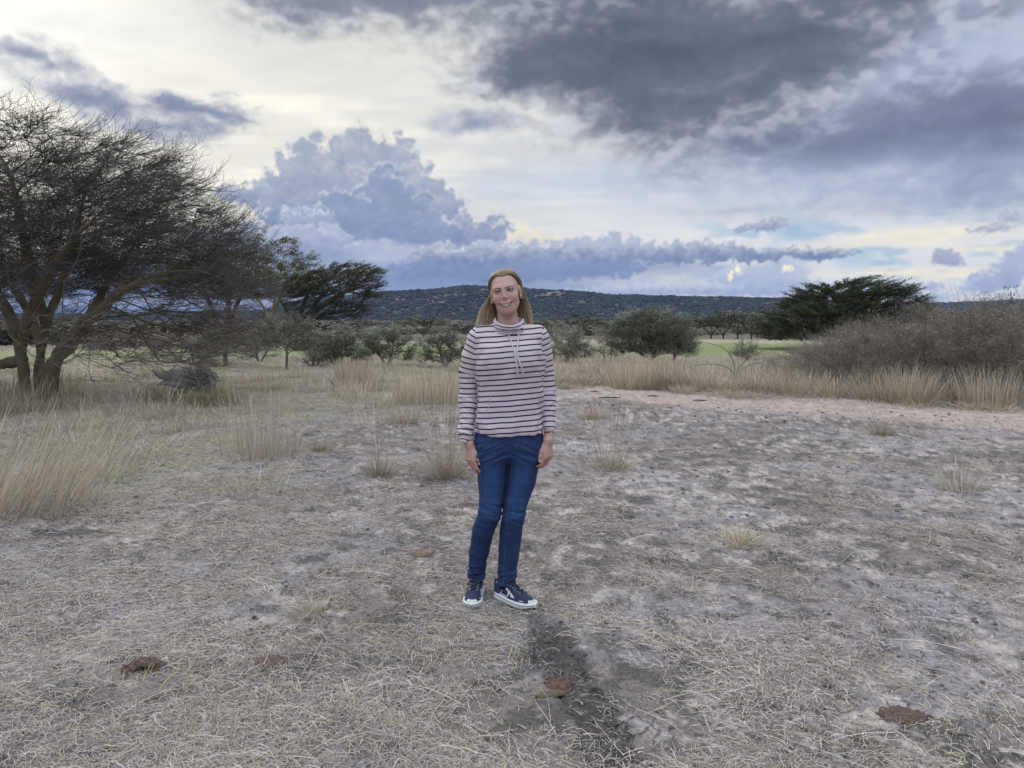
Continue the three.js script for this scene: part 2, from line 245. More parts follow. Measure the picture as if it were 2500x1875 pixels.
function groundC(x, z) {
  const d = Math.hypot(x, z), a = fbm(x * 3.4, z * 3.0, 5), b = fbm(x * 0.45 + 9, z * 0.45, 3), f = n2(x * 9, z * 9) * 0.5 + n2(x * 23, z * 23) * 0.5;
  let c = mix3(C_SOIL, C_LILAC, sstep(-0.2, 0.35, b));
  c = mix3(c, C_DARK, 0.8 * sstep(0.04, 0.32, -a + 0.3 * f - 0.25 * b + 0.1 * sstep(1, -3, x)));
  c = mix3(c, C_PALE, 0.85 * paleMask(x, z) * sstep(-0.5, 0.5, f + a));
  for (const [sx, sz, R] of STAINS) { const q = Math.hypot(x - sx, z - sz) / R + 0.35 * f; if (q < 1.2) c = mix3(c, C_TRACK, 0.8 * sstep(1.1, 0.5, q)); }
  const t = trackMask(x, z); c = mix3(c, mix3([0.062, 0.056, 0.053], [0.115, 0.103, 0.098], clamp(0.4 + f)), t * 0.96);
  const r = roadMask(x, z); c = mix3(c, mix3(C_SAND, C_PALE, 0.45 * sstep(-0.1, 0.4, a)), r * (0.78 + 0.22 * f));
  const g = grassGround(x, z);
  if (g > 0) c = mix3(c, mix3(mix3(C_DRY, C_SOIL, sstep(-0.1, 0.35, a + 0.2 * f)), C_GRN, sstep(-0.05, 0.4, b + 0.25 * a) * 0.75), g * 0.8);
  const l = lawnMask(x, z); if (l > 0) c = mix3(c, mix3(C_LAWN, C_GRN, 0.35 + 0.4 * f), clamp(l * 0.95));
  const sb = sstep(56, 60, d + 3 * b) * sstep(78, 70, d + 4 * b) * sstep(-25, -8, x); if (sb > 0) c = mix3(c, [0.46, 0.40, 0.33], sb * 0.8);
  const far = sstep(64, 84, d); c = mix3(c, mix3(C_FAR, [0.13, 0.14, 0.08], sstep(-0.2, 0.3, fbm(x * 0.02, z * 0.02, 3))), far);
  const m = (1 + 0.12 * f) * (1 + 0.24 * sstep(30, 4, d) * n2b(x * 61, z * 61)); return [c[0] * m, c[1] * m, c[2] * m];
}
function groundTile() { // soil grain, drying cracks, crumbs; tiles every 2.4 m
  const N = 1024, P = (n) => n, r = rng(77), col = new Uint8Array(N * N * 4), hei = new Uint8Array(N * N * 4);
  const grid = (n) => { const g = new Float32Array(n * n); for (let i = 0; i < n * n; i++) g[i] = r(); return g; };
  const layersN = [16, 37, 79, 167, 331].map((n) => [n, grid(n)]);
  const val = (n, g, u, v) => { const x = u * n, y = v * n, x0 = Math.floor(x), y0 = Math.floor(y), fx = x - x0, fy = y - y0, s = fx * fx * (3 - 2 * fx), t = fy * fy * (3 - 2 * fy), a = x0 % n, b = (x0 + 1) % n, c = (y0 % n) * n, d = ((y0 + 1) % n) * n; return lerp(lerp(g[c + a], g[c + b], s), lerp(g[d + a], g[d + b], s), t); };
  const K = 30, px = grid(K), py = grid(K);
  for (let j = 0; j < N; j++) for (let i = 0; i < N; i++) {
    const u = i / N, v = j / N, l = layersN.map(([n, g]) => val(n, g, u, v));
    const wu = u + (l[2] - 0.5) * 0.014 + (l[3] - 0.5) * 0.006, wv = v + (val(37, layersN[1][1], (u + 0.37) % 1, v) - 0.5) * 0.022;
    const cx = Math.floor(wu * K), cy = Math.floor(wv * K); let f1 = 9, f2 = 9;
    for (let dy = -1; dy <= 1; dy++) for (let dx = -1; dx <= 1; dx++) { const a = (cx + dx + K) % K, b = (cy + dy + K) % K, qx = cx + dx + px[b * K + a] - wu * K, qy = cy + dy + py[b * K + a] - wv * K, q = qx * qx + qy * qy; if (q < f1) { f2 = f1; f1 = q; } else if (q < f2) f2 = q; }
    const edge = Math.sqrt(f2) - Math.sqrt(f1), crack = sstep(0.10, 0.0, edge + (l[3] - 0.5) * 0.07) * sstep(0.46, 0.62, l[0] * 0.6 + l[1] * 0.4);
    const grain = (l[3] - 0.5) * 0.26 + (l[4] - 0.5) * 0.34 + (l[2] - 0.5) * 0.2, crumbs = sstep(0.72, 0.86, l[3] * 0.6 + l[4] * 0.4);
    let t = 0.83 + grain - 0.5 * crack + 0.1 * crumbs, h = 0.5 + 0.22 * (l[2] - 0.5) + 0.28 * (l[3] - 0.5) + 0.2 * (l[4] - 0.5) - 0.45 * crack + 0.14 * crumbs;
    const o = (j * N + i) * 4; t = clamp(t, 0.1, 1) * 255; h = clamp(h) * 255;
    col[o] = t; col[o + 1] = t * (0.985 + 0.02 * (l[1] - 0.5)); col[o + 2] = t * (0.97 + 0.05 * (l[0] - 0.5)); col[o + 3] = 255; hei[o] = hei[o + 1] = hei[o + 2] = h; hei[o + 3] = 255;
  }
  const mk = (d) => { const t = new THREE.DataTexture(d, N, N, THREE.RGBAFormat); t.wrapS = t.wrapT = THREE.RepeatWrapping; t.magFilter = THREE.LinearFilter; t.needsUpdate = true; return t; };
  return [mk(col), mk(hei)];
}
{
  const radii = [0]; let d = 0.5;
  while (d < 60) { radii.push(d); d += Math.max(0.009, 0.0013 * d * d); if (d < 1.4) d += 0.05; }
  while (d < 14000) { radii.push(d); d *= 1.09; }
  const angs = []; // fine where the place is seen, coarse elsewhere
  for (let a = -180; a < -46; a += 4) angs.push(a);
  for (let i = 0; i <= 560; i++) angs.push(-46 + 92 * i / 560);
  for (let a = 50; a <= 180; a += 4) angs.push(a);
  angs[angs.length - 1] = 180;
  const pos = [], col = [], uv = [], idx = [], n = angs.length;
  for (const r of radii) for (const a of angs) {
    const q = a * Math.PI / 180, x = Math.sin(q) * r, z = -Math.cos(q) * r, c = groundC(x, z);
    pos.push(x, r > 3000 ? 0 : groundH(x, z), z); col.push(...c); uv.push(x / 2.4, z / 2.4);
  }
  for (let i = 0; i + 1 < radii.length; i++) for (let j = 0; j + 1 < n; j++) { const a = i * n + j; if (i) idx.push(a, a + 1, a + n); idx.push(a + 1, a + n + 1, a + n); }
  const [map, bump] = groundTile();
  top('ground', geom(pos, idx, col, uv), std({ vertexColors: true, map, bumpMap: bump, bumpScale: 0.012, roughness: 0.97 }), 'structure');
}
// ---------------------------------------------------------------- litter of dry straw lying on the soil
function straw(r, out, x, z, ang, len, w, lift, col, curl) { // one flat dry stem or leaf, lying
  const S = len > 0.07 ? 4 : 2, b = out.pos.length / 3; let a = ang, px = x, pz = z;
  const bow = lift * (0.5 + r());
  for (let i = 0; i <= S; i++) {
    const t = i / S, y = 0.003 + bow * Math.sin(t * Math.PI) * (0.4 + 0.6 * r()) + 0.002 * r(), ww = w * (1 - 0.55 * t) * 0.5, nx = -Math.sin(a) * ww, nz = Math.cos(a) * ww, tl = w * 0.35;
    out.pos.push(px + nx, y + tl, pz + nz, px - nx, y, pz - nz);
    const k = 0.85 + 0.3 * r(); out.col.push(col[0] * k, col[1] * k, col[2] * k, col[0] * k, col[1] * k, col[2] * k);
    if (i) { const q = b + i * 2; out.idx.push(q - 2, q - 1, q, q - 1, q + 1, q); }
    a += curl * (r() - 0.5) * 2; px += Math.cos(a) * len / S; pz += Math.sin(a) * len / S;
  }
}
const STRAWS = [[0.50, 0.45, 0.385], [0.43, 0.39, 0.345], [0.62, 0.57, 0.50], [0.33, 0.295, 0.26], [0.53, 0.465, 0.34], [0.24, 0.21, 0.18], [0.60, 0.55, 0.49]];
const litterMat = std({ vertexColors: true, roughness: 0.8, side: THREE.DoubleSide });
function litterPatch(seed, R, n, l0, l1, w0, w1, lift) {
  const r = rng(seed), o = { pos: [], col: [], idx: [] }, main = r() * 6.28;
  for (let i = 0; i < n; i++) { const q = Math.sqrt(r()) * R, f = r() * 6.283, len = lerp(l0, l1, Math.pow(r(), 2.2)); straw(r, o, Math.cos(f) * q, Math.sin(f) * q, r() < 0.45 ? main + (r() - 0.5) * 1.2 : r() * 6.283, len, lerp(w0, w1, r()), lift * (len / l1 + 0.15), STRAWS[Math.floor(r() * STRAWS.length)], 0.1 + 0.5 * r() * r()); }
  return geom(o.pos, o.idx, o.col);
}
function scatter(name, geos, material, places, label, category) { // one object of countless copies; places: [x, y, z, turn, scale, tilt, [r,g,b]]
  const root = new THREE.Group(); root.name = numbered(name); scene.add(root); tag(root, label, category, null, 'stuff');
  const per = geos.map(() => []); places.forEach((p, i) => per[p[7] ?? i % geos.length].push(p));
  const e = new THREE.Euler(), q = new THREE.Quaternion(), m = new THREE.Matrix4(), c = new THREE.Color();
  geos.forEach((g, k) => {
    if (!per[k].length) return;
    const im = new THREE.InstancedMesh(g, material, per[k].length); im.name = name + '_clump'; im.userData.kind = 'stuff'; im.castShadow = im.receiveShadow = true;
    per[k].forEach((p, i) => { e.set(p[5] ?? 0, p[3], p[8] ?? 0, 'YXZ'); q.setFromEuler(e); m.compose(V(p[0], p[1], p[2]), q, Array.isArray(p[4]) ? V(...p[4]) : V(p[4], p[4], p[4])); im.setMatrixAt(i, m); const t = p[6] ?? [1, 1, 1]; im.setColorAt(i, c.setRGB(...t)); });
    root.add(im);
  });
  return root;
}
const strawCover = (x, z) => clamp((0.12 + 1.15 * fbm(x * 1.3 + 4, z * 1.3, 4) + 0.28 * sstep(0.8, -2.5, x) - 0.1 * sstep(0, 2, x)) * (1 - Math.max(trackMask(x, z), trackMask(x - 0.11, z), trackMask(x + 0.11, z))) * (1 - 0.8 * paleMask(x, z)) * (1 - 0.7 * roadMask(x, z)), 0.02, 1);
{
  const r = rng(404), fine = [], long = [];
  const geosA = [1, 2, 3, 4, 5, 6, 7, 8].map((s) => litterPatch(s, 0.2, 120, 0.008, 0.075, 0.0010, 0.0024, 0.009));
  const geosB = [21, 22, 23, 24, 25, 26].map((s) => litterPatch(s, 0.3, 9, 0.06, 0.26, 0.0011, 0.0024, 0.02));
  for (let i = 0; i < 26000; i++) {
    const d = 1.9 + 13.5 * Math.pow(r(), 1.5), a = (r() - 0.5) * 1.36, x = Math.sin(a) * d, z = -Math.cos(a) * d;
    if (r() > strawCover(x, z)) continue;
    const k = 0.72 + 0.5 * r(), g = r() < 0.12 ? [1.05, 1.03, 0.78] : [1, 0.97 + 0.03 * r(), 0.98 + 0.12 * r()];
    fine.push([x, groundH(x, z), z, r() * 6.28, 0.8 + 0.5 * r(), 0, [k * g[0], k * g[1], k * g[2]]]);
    if (r() < 0.2) long.push([x, groundH(x, z) + 0.004, z, r() * 6.28, 0.7 + 0.6 * r(), 0, [k * 1.05, k * 1.03, k]]);
  }
  scatter('dry_straw', geosA, litterMat, fine, 'grey and straw coloured litter of short dry grass lying all over the bare soil', 'straw litter');
  scatter('long_straw', geosB, litterMat, long, 'long pale dry stems lying scattered over the foreground soil', 'straw litter');
}

// ---------------------------------------------------------------- hills
function ridge(name, prof, dist, depth, seed, label) { // prof: [azimuth, elevation] of the skyline
  const r = rng(seed), az0 = prof[0][0], az1 = prof[prof.length - 1][0], n = Math.round((az1 - az0) * 9), m = 44, pos = [], col = [], idx = [];
  const crest = (a) => { let i = 0; while (i < prof.length - 2 && prof[i + 1][0] < a) i++; const t = clamp((a - prof[i][0]) / (prof[i + 1][0] - prof[i][0])), s = t * t * (3 - 2 * t); return dist * Math.tan(lerp(prof[i][1], prof[i + 1][1], s) * Math.PI / 180) + 1.44; };
  const top_ = (a, s) => { const q = a * Math.PI / 180, hh = crest(a), near = 0.5 - 0.5 * Math.cos(Math.PI * Math.min(1, s / 0.72)), back = s > 0.72 ? 1 - 0.25 * (s - 0.72) : 1;
    const D = dist - depth * (0.72 - s), x = Math.sin(q) * D, z = -Math.cos(q) * D, rough = hh * (0.17 * fbm(x * 0.0045, z * 0.0045, 5) + 0.05 * fbm(x * 0.02, z * 0.02, 3)) * sstep(0, 0.3, s) * sstep(0.74, 0.45, s) ;
    const spot = (A, S, wa, ws) => Math.exp(-(((a - A) / wa) ** 2) - ((s - S) / ws) ** 2), hand = seed === 3 ? spot(3.0, 0.50, 1.5, 0.09) + 0.8 * spot(-1.2, 0.56, 1.3, 0.08) + 0.9 * spot(-5.6, 0.36, 1.3, 0.06) + 0.7 * spot(-8.2, 0.45, 0.8, 0.05) + 0.6 * spot(-2.8, 0.3, 1.2, 0.05) + 0.5 * spot(9, 0.5, 1.5, 0.05) : 0, cliff = sstep(0.35, 0.8, hand + 0.7 * fbm(x * 0.012, z * 0.012, 3)) + 0.25 * sstep(0.28, 0.5, fbm(x * 0.004 + seed, z * 0.004, 3) + 0.35 * fbm(x * 0.012, z * 0.012, 2)) * sstep(0.3, 0.5, s) * sstep(0.7, 0.62, s);
    return [x, hh * near * back + rough + Math.min(1, cliff) * hh * 0.06 + (s < 0.02 ? -3 : 0), z, Math.min(1, cliff)]; };
  const bushes = [];
  for (let i = 0; i <= n; i++) for (let j = 0; j <= m; j++) {
    const a = lerp(az0, az1, i / n), s = j / m, p = top_(a, s), v = fbm(p[0] * 0.01, p[2] * 0.01, 4), rock = sstep(0.16, 0.42, v) * sstep(0.1, 0.3, s);
    pos.push(p[0], p[1], p[2]);
    let c = mix3([0.11, 0.10, 0.065], [0.075, 0.085, 0.05], sstep(-0.3, 0.2, v)); c = mix3(c, [0.12, 0.095, 0.075], rock * 0.5);
    c = mix3(c, mix3([0.15, 0.092, 0.07], [0.19, 0.145, 0.12], sstep(-0.3, 0.4, n2(p[0] * 0.06, p[1] * 0.03))), p[3] * 0.9); col.push(...c);
  }
  for (let i = 0; i < n; i++) for (let j = 0; j < m; j++) { const q = i * (m + 1) + j; idx.push(q, q + m + 1, q + 1, q + 1, q + m + 1, q + m + 2); }
  const o = top(name, geom(pos, idx, col), std({ vertexColors: true, roughness: 1, side: THREE.DoubleSide }), 'structure');
  for (let i = 0; i < 34000; i++) { const a = lerp(az0, az1, r()), s = Math.pow(r(), 0.8) * 0.78, p = top_(a, s); if (r() < p[3] * 0.85 || fbm(p[0] * 0.012 + 5, p[2] * 0.012, 3) + 0.68 < r() * 0.9) continue; const k = (0.7 + 0.9 * r() * r()) * (dist / 2000), g = 0.6 + 0.7 * r(); bushes.push([p[0], p[1] + 0.6, p[2], r() * 6.28, [4.2 * k * (0.8 + 0.6 * r()), 3.0 * k * (0.7 + 0.6 * r()), 4.2 * k], 0, [g * (0.9 + 0.3 * r()), g, g * 0.9]]); }
  return bushes;
}
function lump(seed) { const g = new THREE.IcosahedronGeometry(1, 2), p = g.attributes.position, q = V(0, 0, 0); for (let i = 0; i < p.count; i++) { q.fromBufferAttribute(p, i); const k = 1 + 0.34 * n3(q.x * 1.7 + seed, q.y * 1.7, q.z * 1.7) + 0.16 * n3(q.x * 4 + seed, q.y * 4, q.z * 4); p.setXYZ(i, q.x * k, q.y * k * (q.y < 0 ? 0.4 : 1), q.z * k); } g.computeVertexNormals(); return g; }
{
  const b1 = ridge('hills', [[-40, 0.2], [-30, 0.25], [-19, 0.5], [-14, 1.5], [-9.5, 1.92], [-6.5, 2.1], [-3.2, 2.42], [-0.9, 2.3], [3.2, 2.05], [8.4, 1.72], [13.5, 1.55], [19, 1.42], [24, 1.2], [27.5, 0.8], [30, 0.35]], 2300, 900, 3);
  const b2 = ridge('hills', [[18, 0.4], [24, 0.75], [28, 0.95], [31.5, 1.02], [36, 1.25], [44, 1.5], [60, 1.2]], 3600, 1200, 8);
  const g = [1, 2, 3].map(lump), m = std({ color: new THREE.Color().setRGB(0.045, 0.057, 0.036), roughness: 1 });
  scatter('hill_scrub', g, m, b1.concat(b2), 'dark scrub covering the long rocky hills on the skyline', 'scrub');
}

// ---------------------------------------------------------------- trees and shrubs grown in code
// tube along a polyline; radii per point
function tube(o, pts, rad, sides, col, jit = 0, seed = 0) {
  const n = pts.length, b = o.pos.length / 3; let nx = 0.3, ny = 0.1, nz = 0.95;
  for (let i = 0; i < n; i++) {
    const p = pts[i], a = pts[Math.max(0, i - 1)], c = pts[Math.min(n - 1, i + 1)];
    let tx = c[0] - a[0], ty = c[1] - a[1], tz = c[2] - a[2], l = Math.hypot(tx, ty, tz) || 1; tx /= l; ty /= l; tz /= l;
    let d = nx * tx + ny * ty + nz * tz; nx -= d * tx; ny -= d * ty; nz -= d * tz; l = Math.hypot(nx, ny, nz);
    if (l < 1e-4) { nx = ty; ny = -tx; nz = 0.01; l = Math.hypot(nx, ny, nz); } nx /= l; ny /= l; nz /= l;
    const bx = ty * nz - tz * ny, by = tz * nx - tx * nz, bz = tx * ny - ty * nx;
    for (let k = 0; k < sides; k++) {
      const q = k / sides * 6.2832, cs = Math.cos(q), sn = Math.sin(q), R = rad[i] * (1 + (jit ? jit * n3(p[0] * 5 + cs * 1.2 + seed, p[1] * 3, p[2] * 5 + sn * 1.2) : 0));
      const x = p[0] + (nx * cs + bx * sn) * R, y = p[1] + (ny * cs + by * sn) * R, z = p[2] + (nz * cs + bz * sn) * R;
      o.pos.push(x, y, z); o.nor.push(nx * cs + bx * sn, ny * cs + by * sn, nz * cs + bz * sn);
      const cc = typeof col === 'function' ? col(x, y, z, rad[i], q) : col; o.col.push(cc[0], cc[1], cc[2]);
    }
    if (i) for (let k = 0; k < sides; k++) { const u = b + (i - 1) * sides + k, v = b + (i - 1) * sides + (k + 1) % sides; o.idx.push(u, v, u + sides, v, v + sides, u + sides); }
  }
}
const buf = () => ({ pos: [], nor: [], col: [], idx: [] });
const built = (o) => geom(o.pos, o.idx, o.col, null, o.nor);
// branches grown towards points of the crown's volume
function grow({ seed, stems, points, step, infl, kill, maxIter = 160, up = 0.0, wob = 0.12, maxKids = 3 }) {
  const r = rng(seed), N = [];
  const add = (p, par) => { N.push({ p, par, kids: 0, r: 0 }); if (par >= 0) N[par].kids++; return N.length - 1; };
  for (const s of stems) {
    let par = s.from ?? -1; if (s.joint) { let bd = 1e9; N.forEach((n, i) => { const d = (n.p[0] - s.joint[0]) ** 2 + (n.p[1] - s.joint[1]) ** 2 + (n.p[2] - s.joint[2]) ** 2; if (d < bd) { bd = d; par = i; } }); }
    const c = new THREE.CatmullRomCurve3(s.map((q) => V(...q))), m = Math.max(2, Math.round(c.getLength() / step)), start = par >= 0 ? 1 : 0;
    for (let i = start; i <= m; i++) { const q = c.getPoint(i / m), w = i > 0 && i < m ? step * 0.14 : 0; par = add([q.x + (r() - 0.5) * w, q.y, q.z + (r() - 0.5) * w], par); }
  }
  const A = points.map((p) => ({ p, n: -1, d: 1e9 }));
  const upd = (i) => { const q = N[i].p; for (const a of A) { const d = (a.p[0] - q[0]) ** 2 + (a.p[1] - q[1]) ** 2 + (a.p[2] - q[2]) ** 2; if (d < a.d) { a.d = d; a.n = i; } } };
  for (let i = 0; i < N.length; i++) upd(i);
  let live = A.length; const K = kill * kill;
  for (let it = 0; it < maxIter && live > 0; it++) {
    const acc = new Map();
    for (let k = A.length - 1; k >= 0; k--) { const a = A[k]; if (a.d < K) { A[k] = A[A.length - 1]; A.pop(); continue; } if (a.d > infl * infl) continue; const q = N[a.n].p, l = Math.sqrt(a.d); let e = acc.get(a.n); if (!e) acc.set(a.n, e = [0, 0, 0, 0]); e[0] += (a.p[0] - q[0]) / l; e[1] += (a.p[1] - q[1]) / l; e[2] += (a.p[2] - q[2]) / l; e[3]++; }
    live = A.length; if (!acc.size) break;
    for (const [i, e] of acc) {
      if (N[i].kids >= maxKids) { for (const a of A) if (a.n === i) a.d = 1e12; continue; }
      const par = N[i].par, q = N[i].p; let dx = e[0] / e[3], dy = e[1] / e[3] + up, dz = e[2] / e[3];
      if (par >= 0) { const w = N[par].p, l = Math.hypot(q[0] - w[0], q[1] - w[1], q[2] - w[2]) || 1; dx += 0.45 * (q[0] - w[0]) / l; dy += 0.45 * (q[1] - w[1]) / l; dz += 0.45 * (q[2] - w[2]) / l; }
      dx += (r() - 0.5) * wob * 2; dy += (r() - 0.5) * wob * 2; dz += (r() - 0.5) * wob * 2; const l = Math.hypot(dx, dy, dz) || 1;
      upd(add([q[0] + dx / l * step, q[1] + dy / l * step, q[2] + dz / l * step], i));
    }
  }
  return N;
}
function thicken(N, tip, e, base) { // radii by the pipe rule
  for (const n of N) n.s = 0;
  for (let i = N.length - 1; i >= 0; i--) { const n = N[i]; n.r = n.kids ? Math.pow(n.s, 1 / e) : tip; if (n.par >= 0) N[n.par].s += Math.pow(n.r, e); }
  const big = Math.max(...N.map((n) => n.r)), g = Math.log(base / tip) / Math.log(big / tip); // same tips, wanted trunk
  for (const n of N) n.r = tip * Math.pow(n.r / tip, g);
}
function wood(N, o, thin, cut, col, jit, seed) { // chains of nodes into tubes: thick ones into o, thin ones into thin
  const kids = N.map(() => []); N.forEach((n, i) => { if (n.par >= 0) kids[n.par].push(i); });
  const run = (i) => {
    const chain = N[i].par >= 0 ? [N[i].par, i] : [i]; let c = i; const side = [];
    while (kids[c].length) { const k = kids[c].slice().sort((a, b) => N[b].r - N[a].r); side.push(...k.slice(1)); c = k[0]; chain.push(c); }
    const pts = chain.map((k) => N[k].p), rad = chain.map((k, j) => j === 0 && chain.length > 1 && N[i].par >= 0 ? Math.min(N[k].r, N[chain[1]].r * 1.25) : N[k].r);
    let split = rad.findIndex((q) => q < cut); if (split < 0) split = rad.length - 1;
    if (split > 0) tube(o, pts.slice(0, split + 1), rad.slice(0, split + 1), rad[0] > 0.09 ? 10 : 6, col, jit, seed);
    if (split < rad.length - 1) tube(thin, pts.slice(split), rad.slice(split), 3, col);
    for (const s of side) run(s);
  };
  N.forEach((n, i) => { if (n.par < 0) run(i); });
}
// crooked bare twigs with side twigs; axis along +z
function twigSpray(seed, len, rad, side, spread, col) {
  const r = rng(seed), o = buf();
  const stem = (x, y, z, ax, ay, L, R, depth) => {
    const pts = [[x, y, z]], rs = [R], n = 5; let a = ax, e = ay;
    for (let i = 1; i <= n; i++) { a += (r() - 0.5) * 0.75; e += (r() - 0.45) * 0.4; const l = L / n; x += Math.sin(a) * Math.cos(e) * l; y += Math.sin(e) * l; z += Math.cos(a) * Math.cos(e) * l; pts.push([x, y, z]); rs.push(R * (1 - 0.75 * i / n)); if (depth > 0 && r() < side) stem(x, y, z, a + (r() < 0.5 ? -1 : 1) * (0.4 + spread * r()), e + (r() - 0.4) * 0.7, L * (0.3 + 0.4 * r()), R * 0.65, depth - 1); }
    const k = 0.75 + 0.5 * r(); tube(o, pts, rs, 3, [col[0] * k, col[1] * k, col[2] * k]);
  };
  for (let i = 0; i < 2; i++) stem(0, 0, 0, (r() - 0.5) * 0.8, (r() - 0.3) * 0.5, len * (0.7 + 0.4 * r()), rad, 2);
  return built(o);
}
// a feathery tuft of small leaves on thin twigs; axis along +z, flat
function leafSpray(seed, len, wide, thick, n, leaf, col, twig) {
  const r = rng(seed), o = buf();
  for (let k = 0; k < 4; k++) { const a = (r() - 0.5) * wide / len * 1.6, pts = [], rs = []; for (let i = 0; i < 4; i++) { const t = i / 3 * len * (0.6 + 0.4 * r()); pts.push([Math.sin(a) * t, thick * 0.4 * Math.sin(i) * (r() - 0.3), Math.cos(a) * t]); rs.push(leaf * 0.09 * (1 - 0.25 * i)); } tube(o, pts, rs, 3, twig); }
  for (let i = 0; i < n; i++) {
    const t = Math.pow(r(), 0.8), z = t * len, x = (r() - 0.5) * wide * (0.35 + 0.9 * t), y = (r() - 0.4) * thick + 0.25 * thick * t, a = (r() - 0.5) * 1.3 + x / len, e = (r() - 0.35) * 0.7, L = leaf * (0.6 + 0.8 * r()), w = L * 0.32, b = o.pos.length / 3, k = 0.65 + 0.75 * r();
    const dx = Math.sin(a) * Math.cos(e) * L, dy = Math.sin(e) * L, dz = Math.cos(a) * Math.cos(e) * L, sx = Math.cos(a) * w, sz = -Math.sin(a) * w, sy = (r() - 0.5) * w;
    o.pos.push(x, y, z, x + dx * 0.5 + sx, y + dy * 0.5 + sy, z + dz * 0.5 + sz, x + dx, y + dy, z + dz, x + dx * 0.5 - sx, y + dy * 0.5 - sy, z + dz * 0.5 - sz);
    const ex = dx * 0.5 + sx, eyy = dy * 0.5 + sy, ez = dz * 0.5 + sz; let ux = dy * ez - dz * eyy, uy = dz * ex - dx * ez, uz = dx * eyy - dy * ex; const ul = Math.hypot(ux, uy, uz) || 1; for (let j = 0; j < 4; j++) { o.nor.push(-ux / ul, -uy / ul, -uz / ul); o.col.push(col[0] * k, col[1] * k, col[2] * k); } o.idx.push(b, b + 1, b + 2, b, b + 2, b + 3);
  }
  return built(o);
}
function crown(parent, name, geos, material, places) { // places: [x,y,z, heading, pitch, scale, tint]
  const e = new THREE.Euler(), q = new THREE.Quaternion(), m = new THREE.Matrix4(), c = new THREE.Color();
  geos.forEach((g, k) => { const P = places.filter((_, i) => i % geos.length === k); if (!P.length) return; const im = new THREE.InstancedMesh(g, material, P.length); im.name = name; im.userData.kind = 'stuff'; im.castShadow = im.receiveShadow = true;
    P.forEach((p, i) => { e.set(-p[4], p[3], (p[7] ?? 0), 'YXZ'); q.setFromEuler(e); m.compose(V(p[0], p[1], p[2]), q, V(p[5], p[5], p[5])); im.setMatrixAt(i, m); im.setColorAt(i, c.setRGB(p[6], p[6] * (p[8] ?? 1), p[6] * (p[9] ?? 1))); }); parent.add(im); });
}
const barkMat = std({ vertexColors: true, roughness: 0.95 }), twigMat = std({ vertexColors: true, roughness: 0.9 });
const leafMat = new THREE.MeshPhysicalMaterial({ vertexColors: true, roughness: 0.85, side: THREE.DoubleSide, transmission: 0.3, thickness: 0 });
const bark = (a, b) => (x, y, z, R) => { const n = 0.5 + 0.5 * n3(x * 3, y * 1.6, z * 3), f = 0.5 + 0.5 * n3(x * 14, y * 6, z * 14), c = mix3(a, b, clamp(n * 0.7 + f * 0.4)); return c; };
const TW = [1, 2, 3, 4, 5].map((s) => twigSpray(s, 0.62, 0.0062, 0.62, 0.9, [0.10, 0.085, 0.073]));
const TWG = [11, 12, 13, 14].map((s) => twigSpray(s, 0.42, 0.0042, 0.6, 0.9, [0.27, 0.235, 0.19]));
const LD = [31, 32].map((s) => leafSpray(s, 0.36, 0.3, 0.2, 26, 0.04, [0.25, 0.21, 0.15], [0.24, 0.21, 0.17])); // dry shrub


